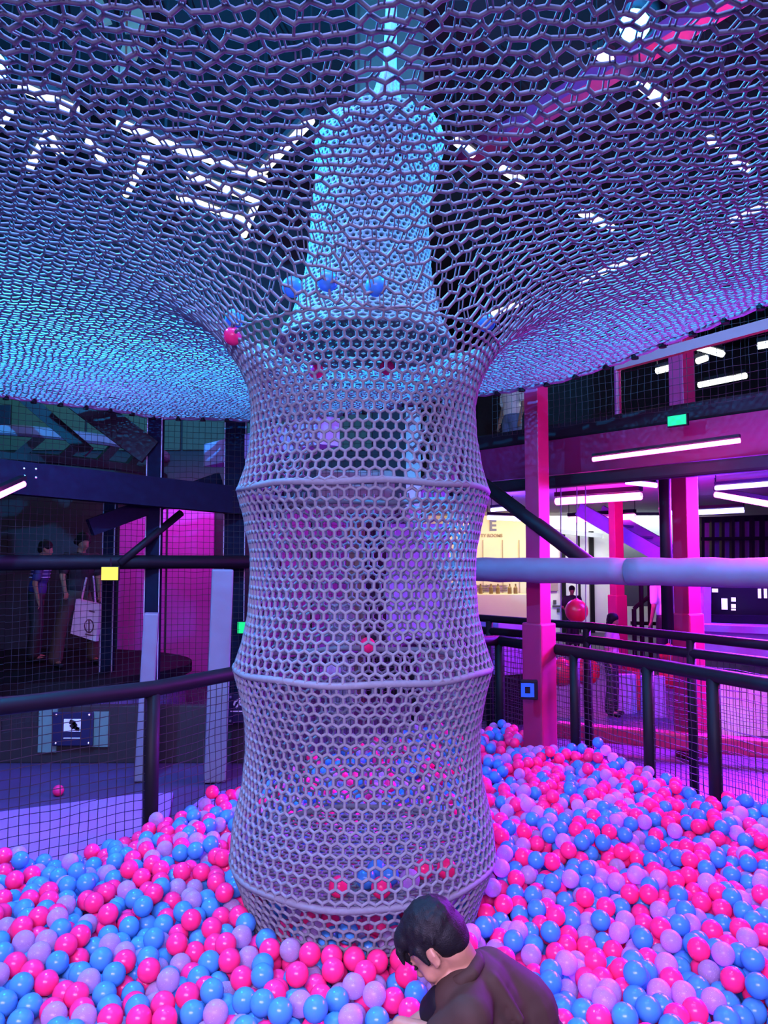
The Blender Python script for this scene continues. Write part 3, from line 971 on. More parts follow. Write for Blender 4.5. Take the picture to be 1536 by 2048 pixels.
def text(body, loc, size, m, name, label, extr=0.01):
    cu = bpy.data.curves.new(name, 'FONT')
    cu.body = body
    cu.size = size
    cu.extrude = extr
    cu.offset = size * 0.03
    cu.align_x = 'RIGHT'
    ob = bpy.data.objects.new(name, cu)
    COL.objects.link(ob)
    ob.location = loc
    ob.rotation_euler = (math.pi / 2, 0, 0)
    dg = bpy.context.evaluated_depsgraph_get()
    me = bpy.data.meshes.new_from_object(ob.evaluated_get(dg))
    bpy.data.objects.remove(ob)
    o = bpy.data.objects.new(name, me)
    me.materials.clear()
    me.materials.append(m)
    COL.objects.link(o)
    o.location = loc
    o.rotation_euler = (math.pi / 2, 0, 0)
    tag(o, label, 'lettering', kind=None)
    return o


c = W(993, 1061, 16.98)
text('E', c, 0.34, M_SIGNBLUE, 'wall_letter', 'large slate capital letter on the yellow shop wall')
c = W(1005, 1074, 16.98)
text('TY ROOMS', c, 0.10, mat('tan_letters', (0.35, 0.30, 0.2), 0.6), 'wall_lettering', 'small tan words below the large letter on the yellow wall')
c = W(980, 1177, 16.98)
text('X', c, 0.13, mat('tan_letters', (0.35, 0.30, 0.2), 0.6), 'wall_mark', 'small tan cross mark low on the yellow wall')
t = thing('wall_shelving', (2.2, 16.95, 0.9), 'thin tan shelf and joint lines on the yellow wall behind the counter', 'shelving')
for x in (2.27, 2.72, 3.1):
    MB().box((x, 16.98, 1.35), (0.012, 0.02, 1.5)).build('joint', mat('tan_letters', (0.35, 0.30, 0.2), 0.6), t)
for z in (0.90 + 0.07, 1.02, 1.07):
    MB().box((2.45, 16.97, z), (0.75, 0.03, 0.012)).build('shelf_edge', mat('tan_letters', (0.35, 0.30, 0.2), 0.6), t)
# door frames and dark jambs on the white back wall
for i, px in enumerate((1128, 1160, 1185)):
    a = W(px, 1200, 16.9)
    t = MB().box((a.x, 16.93, 1.15), (0.09 if i != 1 else 0.03, 0.1, 2.3)).build('door_jamb', M_BLACK)
    tag(t, ('black left jamb of the far doorway', 'thin black middle jamb of the far doorway', 'black right jamb of the far doorway')[i], 'jamb')
a = W(1108, 1168, 16.9)
t = MB().box((a.x, 16.96, a.z), (0.2, 0.03, 0.32)).build('wall_poster', mat('grey_poster', (0.35, 0.25, 0.28), 0.6))
tag(t, 'small grey framed poster beside the magenta column on the far wall', 'poster')
for i, (px, py, w, h) in enumerate(((1111, 1205, 0.07, 0.1), (1115, 1213, 0.2, 0.04), (1118, 1221, 0.06, 0.09))):
    a = W(px, py, 16.9)
    t = MB().box((a.x, 16.97, a.z), (w, 0.02, h)).build('wall_sticker', mat('dark_sticker', (0.06, 0.06, 0.07), 0.6))
    tag(t, ('upper dark sticker on the far white wall', 'wide dark sticker on the far white wall', 'lower dark sticker on the far white wall')[i], 'sticker')
t = MB().beam(W(1108, 1062, 16.5), W(1205, 1072, 16.5), 0.05, 0.1).build('wall_band', mat('grey_band', (0.25, 0.25, 0.28), 0.6))
tag(t, 'grey band across the upper far white wall', 'trim')
t = MB().box((W(1225, 1100, 15.8).x + 0.5, 15.8, 1.35), (1.25, 0.1, 2.6)).build('dark_partition', mat('slate_wall', (0.07, 0.075, 0.09), 0.7))
t.location.z = 0.0
tag(t, 'dark slate partition below the upper flight of stairs', 'partition')
t.location = (0.25, 0, 0.62)

# stairs: upper flight
st = thing('staircase', (4.6, 12.0, 0), 'purple lit staircase descending to the right in the far hall', 'staircase')
A, B = W(1205, 1045, 12.2), W(1345, 1125, 11.4)
dS = (B - A) / (B.z - A.z)
A, B = A + dS * (2.52 - A.z), A + dS * (0.02 - A.z)
MB().beam(A, B, 0.06, 0.22).build('stringer', mat('purple_steel', (0.25, 0.12, 0.45), 0.5), st)
A2_, B2_ = A + Vector((0.55, 0.6, 0.0)), B + Vector((0.55, 0.6, 0.0))
MB().beam(A2_, B2_, 0.06, 0.22).build('stringer', mat('purple_steel', (0.25, 0.12, 0.45), 0.5), st)
for k in range(13):
    u = (k + 0.5) / 13
    c = (A + (B - A) * u + A2_ + (B2_ - A2_) * u) / 2
    MB().beam(A + (B - A) * u, A2_ + (B2_ - A2_) * u, 0.22, 0.03).build('tread', mat('purple_steel', (0.25, 0.12, 0.45), 0.5), st)
# lower stair railing
rl = thing('stair_railing', W(1270, 1290, 11.0), 'black stair railing with balusters before the white wall', 'railing')
for px, py0, py1 in ((1268, 1218, 1300), (1282, 1165, 1300), (1299, 1165, 1300), (1316, 1165, 1300)):
    MB().tube([W(px, py0, 11.0), (W(px, py0, 11.0).x, 11.0, 0.0)], 0.035, 6).build('baluster', M_BLACK, rl)
MB().tube([W(1268, 1218, 11.0), W(1274, 1212, 11.0), W(1335, 1165, 11.0)], 0.03, 6).build('handrail', M_BLACK, rl)
MB().beam(W(1262, 1246, 11.1), W(1345, 1248, 11.1), 0.05, 0.05).build('bottom_rail', M_BLACK, rl)
# slatted screen at the right
sc = thing('slat_screen', W(1460, 1100, 12.5), 'dark slatted screen with pale gaps right of the violet column', 'screen')
MB().beam(W(1400, 1040, 12.6), W(1580, 1034, 12.6), 0.05, 0.1).build('top_rail', M_BLACK, sc)
MB().beam(W(1400, 1078, 12.5), W(1580, 1076, 12.5), 0.05, 0.06).build('mid_rail', M_BLACK, sc)
for k in range(9):
    px = 1404 + k * 20
    MB().beam(W(px, 1036, 12.55), W(px, 1118, 12.55), 0.05, 0.09).build('slat', M_BLACK, sc)
MB().box(W(1480, 1076, 13.2), (1.7, 0.05, 0.75)).build('backing', mat('mauve_back', (0.22, 0.14, 0.30), 0.8), sc)
# purple counter with dark screen cabinet
pc = thing('purple_counter', W(1480, 1300, 8.2), 'violet bench and bracket below the dark cabinet at the right edge', 'counter')
M_VIO = mat('violet_paint', (0.45, 0.22, 0.75), 0.5)
MB().beam(W(1402, 1252, 8.3), W(1600, 1260, 7.6), 0.5, 0.07).build('top', M_VIO, pc)
MB().beam(W(1398, 1150, 8.4), W(1414, 1176, 8.3), 0.1, 0.14).build('bracket', M_VIO, pc)
MB().beam(W(1411, 1172, 8.3), W(1411, 1250, 8.3), 0.08, 0.1).build('bracket', M_VIO, pc)
MB().beam(W(1400, 1285, 8.2), W(1600, 1292, 7.6), 0.06, 0.30).build('front_panel', M_VIO, pc)
dc = thing('dark_cabinet', W(1480, 1245, 8.6), 'black cabinet with pale window patches standing on the violet bench', 'cabinet')
MB().beam(W(1416, 1205, 8.55), W(1620, 1207, 7.9), 0.3, 0.42, 0.01).build('body', M_BLACK, dc)
MB().beam(W(1416, 1240, 8.35), W(1620, 1245, 7.7), 0.1, 0.12).build('ledge', M_BLACK, dc)
M_PALE = mat('pale_window', (0.75, 0.6, 0.75), 0.5, emit=(1.0, 0.85, 1.0), estr=0.6)
for px, py, w, h in ((1449, 1208, 0.06, 0.12), (1467, 1199, 0.045, 0.045), (1467, 1212, 0.045, 0.04), (1467, 1219, 0.045, 0.02), (1519, 1187, 0.03, 0.10), (1531, 1187, 0.03, 0.10), (1430, 1181, 0.06, 0.04)):
    c = W(px, py, 8.16 - (px - 1449) * 0.0034)
    MB().box(c, (w, 0.012, h), Matrix.Rotation(-0.55, 3, 'Z')).build('lit_patch', M_PALE, dc)
# blocks behind the fence netting; the white panel stands in for a lit area
for i, (px0, py0, px1, py1, y) in enumerate(((1438, 1352, 1600, 1440, 7.2), (1228, 1348, 1272, 1400, 8.2), (1282, 1352, 1330, 1404, 8.0))):
    a, b = W(px0, py0, y), W(px1, py1, y)
    z0 = 0.0
    t = MB().box(((a.x + b.x) / 2, y, (a.z + z0) / 2), (b.x - a.x, 0.06, a.z - z0), None, 0.01).build('foam_block', (mat('white_lit_area', (0.85, 0.85, 0.9), 0.6), M_VIO, M_VIO)[i])
    tag(t, ('white panel standing in for the lit area behind the netting at the right edge', 'lilac foam block behind the fence, left of the pair', 'lilac foam block behind the fence, right of the pair')[i], 'block')
t = MB().beam((1.55, 6.75, 0.16), (4.2, 5.6, 0.16), 0.12, 0.14, 0.02).build('floor_kerb', M_MAROON)
tag(t, 'maroon padded kerb on the floor behind the right fence', 'kerb')
t = MB().box((1.27, 7.8, 0.80), (0.42, 0.4, 0.55), Matrix.Rotation(0.4, 3, 'Z'), 0.03).build('violet_pad', M_VIO)
tag(t, 'violet padded block just right of the net tower behind the fence', 'pad')
t.location.z = -0.02
MB().box((1.27, 7.8, 0.26), (0.38, 0.36, 0.52), Matrix.Rotation(0.4, 3, 'Z'), 0.02).build('pad_base', M_BLACK, t)

# red hanging balls
M_RED = mat('red_vinyl', (0.75, 0.02, 0.05), 0.3, var=0.08, coat=0.3)


def hanging_ball(px, py, y, r, label, rope_px=None):
    c = W(px, py, y)
    t = thing('hanging_ball', c, label, 'ball', 'red hanging vinyl balls')
    MB().ball(c, r, 24, 14, (1, 1, 1.04)).build('ball', M_RED, t, smooth=True)
    MB().lathe([(0.0, r * 1.10), (r * 0.16, r * 1.08), (r * 0.22, r * 1.0), (r * 0.3, r * 0.95)], c, 12).build('collar', M_RED, t, smooth=True)
    MB().tube([c + Vector((0, 0, r)), (c.x + 0.03, c.y, 2.66)], 0.006, 5).build('rope', mat('grey_rope', (0.3, 0.35, 0.3), 0.8), t)


hanging_ball(1153, 1222, 8.4, 0.128, 'red hanging ball showing above the black rails')
hanging_ball(1172, 1342, 8.2, 0.15, 'red hanging ball low behind the fence right of the magenta column')
hanging_ball(1122, 1344, 8.2, 0.15, 'red hanging ball half hidden by the magenta column')
hanging_ball(1342, 1352, 8.6, 0.14, 'red hanging ball at the left of the violet column base')
hanging_ball(1338, 1308, 9.4, 0.12, 'red hanging ball between the rails left of the violet column')
t = thing('punch_stand', W(1268, 1400, 8.6), 'red post with round head between the lilac foam blocks', 'post')
c = W(1270, 1345, 8.4)
MB().box((c.x, 8.4, 0.25), (0.09, 0.09, 0.5), None, 0.01).build('post', M_RED, t)
MB().ball((c.x - 0.03, 8.4, 0.5), 0.1, 16, 10, (1.2, 0.8, 0.8)).build('head', M_RED, t, smooth=True)
# through the tower: hanging things behind
t = thing('brown_post', (-0.33, 8.6, 0), 'brown timber post seen through the middle of the net tower', 'post')
MB().box((-0.33, 8.6, 1.2), (0.21, 0.2, 2.4), None, 0.02).build('shaft', mat('brown_wood', (0.16, 0.10, 0.06), 0.7, scale=8), t)
MB().box((-0.33, 8.6, 2.45), (0.9, 0.3, 0.5), None, 0.02).build('cap', mat('grey_cap', (0.22, 0.21, 0.22), 0.7), t)
t = MB().box((-0.42, 7.6, 0.62), (0.24, 0.24, 1.24), None, 0.03).build('pad_post', M_WHITEPAD)
tag(t, 'white pad post seen low through the net tower', 'post')
t = MB().box((0.75, 8.8, 1.35), (0.75, 0.12, 1.5), None, 0.03).build('violet_partition', M_VIO)
tag(t, 'violet partition seen through the right half of the net tower', 'partition')
t.location = (-0.35, 0, 0.0)
t = MB().box((0.40, 9.2, 0.30), (0.7, 0.1, 0.6)).build('plinth', M_BLACK, t)

# ------------------------------------------------------------------ ball pit
D = 0.078
RB = D / 2


def base_h(x, y):
    return 0.135 + 0.035 * wob(x, y, 1.6) + 0.02 * wob(x, y, 4.0, 1.0)


pm = MB().prism(PIT, 0.001, 0.03).build('floor_pit', mat('pit_base', (0.10, 0.07, 0.14), 0.8))
pm['kind'] = 'structure'
BX0, BX1, BY0, BY1 = -2.9, 2.9, 1.35, 6.5
area_n = 0
xs = RNG.uniform(BX0, BX1, 40000)
ys = RNG.uniform(BY0, BY1, 40000)
inside = in_poly(xs, ys, PIT) & (np.abs(xs) < 0.62 * ys + 0.75)
area = inside.mean() * (BX1 - BX0) * (BY1 - BY0)
NB = int(area * 425)
sel = np.flatnonzero(inside)[:NB]
Pb = np.stack([xs[sel], ys[sel], RNG.uniform(0.0, 0.20, len(sel)) + base_h(xs[sel], ys[sel]) + RB], 1)
KID = np.array([0.36, 2.02])
for it in range(64):
    if it % 8 == 0:
        kd = kdtree.KDTree(len(Pb))
        for i, q in enumerate(Pb):
            kd.insert(q, i)
        kd.balance()
        I, J = [], []
        for i, q in enumerate(Pb):
            for (_, j, dd) in kd.find_range(q, D * 1.35):
                if j > i:
                    I.append(i)
                    J.append(j)
        I, J = np.array(I), np.array(J)
    if it < 52:
        Pb[:, 2] -= 0.004 if it < 36 else 0.0015
    for _ in range(2):
        d = Pb[J] - Pb[I]
        ln = np.linalg.norm(d, axis=1) + 1e-9
        ov = np.maximum(D - ln, 0)
        mv = d / ln[:, None] * (ov * 0.32)[:, None]
        np.add.at(Pb, J, mv)
        np.add.at(Pb, I, -mv)
        Pb[:, 2] = np.maximum(Pb[:, 2], base_h(Pb[:, 0], Pb[:, 1]) + RB - 0.02)
        # stay off the tower net and inside the fence
        dx, dy = Pb[:, 0] - TC[0], Pb[:, 1] - TC[1]
        rho = np.hypot(dx, dy) + 1e-9
        rt = np.interp(Pb[:, 2], PZ, PR)
        g = rho - rt
        push = np.where(np.abs(g) < RB + 0.007, np.where(g > 0, RB + 0.007 - g, -(RB + 0.007) - g), 0) * 0.6
        Pb[:, 0] += dx / rho * push
        Pb[:, 1] += dy / rho * push
        for pts in (FENCE_L, FENCE_R):
            for (ax, ay), (bx_, by_) in zip(pts[:-1], pts[1:]):
                ex, ey = bx_ - ax, by_ - ay
                el = math.hypot(ex, ey)
                tt = np.clip(((Pb[:, 0] - ax) * ex + (Pb[:, 1] - ay) * ey) / el ** 2, 0, 1)
                qx, qy = Pb[:, 0] - ax - tt * ex, Pb[:, 1] - ay - tt * ey
                nx, ny = ey / el, -ex / el
                sd = qx * nx + qy * ny
                dd = np.hypot(qx, qy)
                k = (dd < 0.09) & (sd < RB + 0.01)
                Pb[k, 0] += nx * (RB + 0.01 - sd[k])
                Pb[k, 1] += ny * (RB + 0.01 - sd[k])
keep = in_poly(Pb[:, 0], Pb[:, 1], PIT) & (Pb[:, 2] < 0.55) & (np.hypot(Pb[:, 0] - KID[0], (Pb[:, 1] - KID[1])) > 0.24)
keep &= (np.hypot(Pb[:, 0] - TC[0], Pb[:, 1] - TC[1]) > 0.52) | (Pb[:, 2] < 0.335)
keep &= np.hypot(Pb[:, 0] - CA[0], Pb[:, 1] - CA[1]) > 0.165
Pb = Pb[keep]
# colour of each ball, slightly clustered
cl = RNG.random(len(Pb)) + 0.12 * wob(Pb[:, 0] * 3, Pb[:, 1] * 3, 2.2)
kindb = np.where(cl < 0.37, 0, np.where(cl < 0.74, 1, 2))
# which ones lie open on top
kd = kdtree.KDTree(len(Pb))
for i, q in enumerate(Pb):
    kd.insert(q, i)
kd.balance()
cov = np.zeros(len(Pb), int)
for i, q in enumerate(Pb):
    for (co, j, dd) in kd.find_range(q, D * 1.25):
        if co[2] - q[2] > 0.45 * D:
            cov[i] += 1
keep = cov < 6
Pb, kindb, cov = Pb[keep], kindb[keep], cov[keep]
dist = np.linalg.norm(Pb - np.array([0, 0, CAMZ]), axis=1)
cy_ = Pb[:, 1] * math.cos(PITCH) + (Pb[:, 2] - CAMZ) * math.sin(PITCH)
cz_ = -Pb[:, 1] * math.sin(PITCH) + (Pb[:, 2] - CAMZ) * math.cos(PITCH)
upx, upy = 768 + F * Pb[:, 0] / cy_, 1024 - F * cz_ / cy_
vis = (upx > -20) & (upx < 1556) & (upy < 2068) & (cov <= 1)
vis &= ~((upx > 815) & (upx < 1100) & (upy > 1900) & (upy - 1900 > (upx - 930) * 0.9))


def ball_mat(name, color, kind):
    m = bpy.data.materials.new(name)
    m.use_nodes = True
    nt = m.node_tree
    N, L = nt.nodes, nt.links
    pb = N['Principled BSDF']
    tc = N.new('ShaderNodeTexCoord')
    nz = N.new('ShaderNodeTexNoise')
    nz.inputs['Scale'].default_value = 25
    L.new(tc.outputs['Object'], nz.inputs['Vector'])
    mr = N.new('ShaderNodeMapRange')
    mr.inputs['To Min'].default_value = 0.85
    mr.inputs['To Max'].default_value = 1.15
    L.new(nz.outputs['Fac'], mr.inputs['Value'])
    mx = N.new('ShaderNodeVectorMath')
    mx.operation = 'SCALE'
    mx.inputs[0].default_value = color
    L.new(mr.outputs['Result'], mx.inputs['Scale'])
    col = mx.outputs['Vector']
    if kind == 2:       # glitter flecks in the clear plastic
        vo = N.new('ShaderNodeTexVoronoi')
        vo.inputs['Scale'].default_value = 190
        L.new(tc.outputs['Object'], vo.inputs['Vector'])
        lt = N.new('ShaderNodeMath')
        lt.operation = 'LESS_THAN'
        lt.inputs[1].default_value = 0.15
        L.new(vo.outputs['Distance'], lt.inputs[0])
        mc = N.new('ShaderNodeMix')
        mc.data_type = 'RGBA'
        L.new(lt.outputs[0], mc.inputs['Factor'])
        L.new(col, mc.inputs['A'])
        mc.inputs['B'].default_value = (1, 0.97, 1, 1)
        col = mc.outputs['Result']
    L.new(col, pb.inputs['Base Color'])
    pb.inputs['Roughness'].default_value = 0.22
    pb.inputs['Specular IOR Level'].default_value = 0.28
    out = N['Material Output']
    tl = N.new('ShaderNodeBsdfTranslucent')
    L.new(col, tl.inputs['Color'])
    ms = N.new('ShaderNodeMixShader')
    ms.inputs[0].default_value = 0.35 if kind != 2 else 0.45
    L.new(pb.outputs[0], ms.inputs[1])
    L.new(tl.outputs[0], ms.inputs[2])
    last = ms.outputs[0]
    if kind == 2:
        lw = N.new('ShaderNodeLayerWeight')
        lw.inputs['Blend'].default_value = 0.35
        m2 = N.new('ShaderNodeMapRange')
        m2.inputs['To Min'].default_value = 0.42
        m2.inputs['To Max'].default_value = 0.08
        L.new(lw.outputs['Facing'], m2.inputs['Value'])
        tp = N.new('ShaderNodeBsdfTransparent')
        tp.inputs['Color'].default_value = (0.95, 0.88, 1.0, 1)
        ms2 = N.new('ShaderNodeMixShader')
        L.new(m2.outputs['Result'], ms2.inputs[0])
        L.new(last, ms2.inputs[1])
        L.new(tp.outputs[0], ms2.inputs[2])
        last = ms2.outputs[0]
    L.new(last, out.inputs['Surface'])
    return m


BALLM = [ball_mat('neon_pink_plastic', (1.0, 0.035, 0.24), 0),
         ball_mat('sky_blue_plastic', (0.065, 0.29, 0.66), 1),
         ball_mat('clear_glitter_plastic', (0.56, 0.37, 0.66), 2)]
BNAME = ['pink_ball', 'blue_ball', 'clear_ball']
BLAB = ['glossy neon pink plastic ball in the front of the ball pit',
        'glossy sky blue plastic ball in the front of the ball pit',
        'translucent glittery clear plastic ball in the front of the ball pit']
BREST = ['neon pink balls further back in the ball pit', 'sky blue balls further back in the ball pit', 'translucent clear balls further back in the ball pit']
bm_ = bmesh.new()
bmesh.ops.create_icosphere(bm_, subdivisions=3, radius=RB)
hi = []
for k in range(3):
    me = bpy.data.meshes.new(BNAME[k])
    bm_.to_mesh(me)
    me.polygons.foreach_set('use_smooth', [True] * len(me.polygons))
    me.materials.append(BALLM[k])
    hi.append(me)
bm_.free()
# light sphere for the rest
nn, mm = 14, 8
th = np.pi * np.arange(mm + 1) / mm
ph = 2 * np.pi * np.arange(nn) / nn
SV = np.stack([np.outer(np.sin(th), np.cos(ph)), np.outer(np.sin(th), np.sin(ph)), np.outer(np.cos(th), np.ones(nn))], -1).reshape(-1, 3) * RB
SQ = np.array([(i * nn + k, (i + 1) * nn + k, (i + 1) * nn + (k + 1) % nn, i * nn + (k + 1) % nn) for i in range(mm) for k in range(nn)])
SVB = np.stack([SV[:, 0], SV[:, 2], SV[:, 1]], 1)
for k in range(3):
    idx = np.flatnonzero((kindb == k) & vis)
    idx = idx[np.argsort(dist[idx])][:300]
    chosen = np.zeros(len(Pb), bool)
    chosen[idx] = True
    for i in idx:
        o = bpy.data.objects.new(BNAME[k], hi[k])
        o.location = Pb[i]
        o.rotation_euler = (RNG.uniform(0, 6), RNG.uniform(0, 6), 0)
        COL.objects.link(o)
        q = Pb[i]
        rho = math.hypot(q[0] - TC[0], q[1] - TC[1])
        reg = 'inside the net tower' if rho < 0.55 else ('left of the net tower' if q[0] < TC[0] - 0.5 else ('right of the net tower' if q[0] > TC[0] + 0.6 else 'in front of the net tower'))
        tag(o, BLAB[k].replace('in the front of the ball pit', 'in the ball pit ' + reg), 'ball', BNAME[k].replace('_', ' ') + 's in the pit ' + reg)
    rest = np.flatnonzero((kindb == k) & ~chosen)
    V = (Pb[rest][:, None, :] + SVB[None]).reshape(-1, 3)
    Q = (SQ[None] + (np.arange(len(rest)) * len(SV))[:, None, None]).reshape(-1, 4)[:, ::-1]
    o = link(BNAME[k] + 's', np_mesh(BNAME[k] + 's', V, Q, BALLM[k]))
    tag(o, BREST[k], 'balls', kind='stuff')
for (dx, dy, k, lab) in (
        (0.02, -0.30, 1, 'blue ball on the net floor inside the tower, front middle'),
        (0.11, -0.27, 1, 'blue ball on the net floor inside the tower, right of the front middle'),
        (0.06, -0.20, 1, 'blue ball on the net floor inside the tower, just behind the front pair'),
        (-0.08, -0.40, 0, 'pink ball on the net floor inside the tower, front left'),
        (0.08, -0.41, 0, 'pink ball on the net floor inside the tower, front right'),
        (0.25, -0.22, 0, 'pink ball on the net floor inside the tower, right side'),
        (0.34, -0.24, 0, 'pink ball on the net floor inside the tower, far right side'),
        (0.19, -0.33, 2, 'clear ball on the net floor inside the tower beside the pink ones')):
    o = bpy.data.objects.new(BNAME[k], hi[k])
    x, y = TC[0] + dx, TC[1] + dy
    o.location = (x, y, floor_z(x, y) + RB + 0.006)
    COL.objects.link(o)
    tag(o, lab, 'ball')
# stray balls: on the canopy, caught at the tower and on the floor
for (px, py, y, k, lab) in (
        (585, 574, 2.62, 1, 'cyan lit ball resting on the canopy net at the left of the net bag'),
        (655, 562, 2.55, 1, 'cyan lit ball resting on the canopy net below the net bag left side'),
        (752, 572, 2.58, 1, 'cyan lit ball resting on the canopy net below the net bag centre'),
        (469, 637, 3.0, 1, 'cyan lit ball at the left rim of the net tower'),
        (972, 645, 3.0, 1, 'cyan lit ball at the right rim of the net tower')):
    for y in np.arange(1.6, 4.5, 0.004):
        w = W(px, py, float(y))
        if w.z > float(canopy_z(np.array(w.x), np.array(w.y))) + RB + 0.004:
            break
    o = bpy.data.objects.new('blue_ball', hi[k])
    o.location = w
    COL.objects.link(o)
    tag(o, lab, 'ball')
for (px, py, y, k, lab) in (
        (466, 672, 3.0, 0, 'pink ball caught in the netting at the left rim of the net tower'),
        (632, 742, 3.65, 0, 'pink ball inside the top of the net tower, left of centre'),
        (775, 735, 3.7, 0, 'pink ball inside the top of the net tower, right of centre')):
    o = bpy.data.objects.new('pink_ball', hi[k])
    o.location = W(px, py, y)
    COL.objects.link(o)
    tag(o, lab, 'ball')
o = bpy.data.objects.new('pink_ball', hi[0])
w = W(117, 1574, 5.4)
o.location = (w.x, w.y, RB)
COL.objects.link(o)
tag(o, 'single pink ball lying on the floor outside the left fence', 'ball')
for px, py, k, lab, nm in ((735, 1290, 0, 'pink ball lying on a ledge seen through the middle of the net tower', 'pink_ball'), (667, 1342, 2, 'pale ball resting on the middle hoop inside the net tower', 'clear_ball')):
    o = bpy.data.objects.new(nm, hi[k])
    o.location = W(px, py, 3.75)
    COL.objects.link(o)
    tag(o, lab, 'ball')


# ------------------------------------------------------------------ people
def blob(name, prims, voxel, material, parent=None, smooth=4):
    """overlapping ellipsoids and tapered limbs fused into one continuous skin"""
    q = MB()
    for pr in prims:
        if pr[0] == 'e':
            _, c, rad, R = pr
            q.ball(c, 1.0, 20, 12, rad, R)
        else:
            _, a, b, ra, rb = pr
            a, b = Vector(a), Vector(b)
            n = max(3, int((b - a).length / (0.35 * min(ra, rb))) + 1)
            for i in range(n + 1):
                u = i / n
                q.ball(a.lerp(b, u), ra + (rb - ra) * u, 14, 9)
    o = q.build(name, material)
    md = o.modifiers.new('remesh', 'REMESH')
    md.mode = 'VOXEL'
    md.voxel_size = voxel
    md.use_smooth_shade = True
    sm = o.modifiers.new('smooth', 'SMOOTH')
    sm.factor = 0.5
    sm.iterations = smooth
    dg = bpy.context.evaluated_depsgraph_get()
    me = bpy.data.meshes.new_from_object(o.evaluated_get(dg))
    old = o.data
    o.modifiers.clear()
    o.data = me
    bpy.data.meshes.remove(old)
    me.materials.clear()
    me.materials.append(material)
    me.polygons.foreach_set('use_smooth', [True] * len(me.polygons))
    if parent is not None:
        o.parent = parent
    return o


def frame(Fv, hint):
    Fv = Vector(Fv).normalized()
    U = (Vector(hint) - Fv * Vector(hint).dot(Fv)).normalized()
    S = Fv.cross(U)                       # to the figure's right
    return Fv, U, S, Matrix((S, Fv, U)).transposed()   # local x = right, y = forward, z = up


def head_prims(c, Fv, hint, k=1.0):
    Fv, U, S, R = frame(Fv, hint)
    c = Vector(c)

    def L(x, y, z):
        return c + (S * x + Fv * y + U * z) * k
    P = [('e', L(0, -0.008, 0.018), (0.073 * k, 0.090 * k, 0.080 * k), R),
         ('e', L(0, 0.028, -0.030), (0.060 * k, 0.060 * k, 0.062 * k), R),
         ('e', L(0, 0.045, -0.072), (0.040 * k, 0.040 * k, 0.032 * k), R),
         ('e', L(0, 0.066, -0.094), (0.020 * k, 0.016 * k, 0.013 * k), R),
         ('e', L(0.034, 0.050, -0.044), (0.026 * k, 0.026 * k, 0.028 * k), R),
         ('e', L(-0.034, 0.050, -0.044), (0.026 * k, 0.026 * k, 0.028 * k), R),
         ('e', L(0, 0.076, 0.010), (0.045 * k, 0.012 * k, 0.013 * k), R),
         ('c', L(0, 0.084, 0.000), L(0, 0.101, -0.032), 0.007 * k, 0.011 * k),
         ('e', L(0.010, 0.090, -0.036), (0.009 * k, 0.010 * k, 0.008 * k), R),
         ('e', L(-0.010, 0.090, -0.036), (0.009 * k, 0.010 * k, 0.008 * k), R),
         ('e', L(0, 0.085, -0.060), (0.020 * k, 0.010 * k, 0.006 * k), R),
         ('e', L(0, 0.083, -0.070), (0.017 * k, 0.010 * k, 0.006 * k), R)]
    for sx in (-1, 1):
        P += [('e', L(sx * 0.078, -0.010, -0.012), (0.008 * k, 0.017 * k, 0.028 * k), R),
              ('c', L(sx * 0.079, -0.022, 0.010), L(sx * 0.085, -0.020, -0.010), 0.006 * k, 0.006 * k),
              ('c', L(sx * 0.079, 0.000, -0.034), L(sx * 0.082, -0.012, -0.032), 0.007 * k, 0.006 * k)]
    return P, L, R


def hand_prims(wrist, d, palm_n, k=1.0, curl=0.5):
    """palm and five separate bent fingers"""
    d, U, S, R = frame(d, palm_n)
    w = Vector(wrist)

    def L(x, y, z):
        return w + (S * x + d * y + U * z) * k
    P = [('e', L(0, 0.038, 0), (0.034 * k, 0.042 * k, 0.014 * k), R)]
    for x, ln, sp in ((-0.027, 0.058, -0.10), (-0.009, 0.066, -0.03), (0.009, 0.062, 0.03), (0.026, 0.048, 0.10)):
        a = L(x, 0.07, 0)
        y1, z1 = math.cos(curl * 0.6), -math.sin(curl * 0.6)
        y2, z2 = math.cos(curl * 1.7), -math.sin(curl * 1.7)
        b = a + (S * sp + d * y1 + U * z1) * (ln * 0.5 * k)
        e = b + (S * sp * 0.5 + d * y2 + U * z2) * (ln * 0.5 * k)
        P += [('c', a, b, 0.0085 * k, 0.0078 * k), ('c', b, e, 0.0078 * k, 0.0066 * k)]
    a = L(-0.026, 0.018, 0)
    b = L(-0.052, 0.046, -0.008)
    e = L(-0.056, 0.072, -0.016)
    P += [('c', a, b, 0.011 * k, 0.009 * k), ('c', b, e, 0.009 * k, 0.0075 * k)]
    return P


# --- the child in the brown jacket, leaning over the balls in front
KY = 2.06


def K(px, py, dy=0.0):
    return W(px, py, KY + dy)


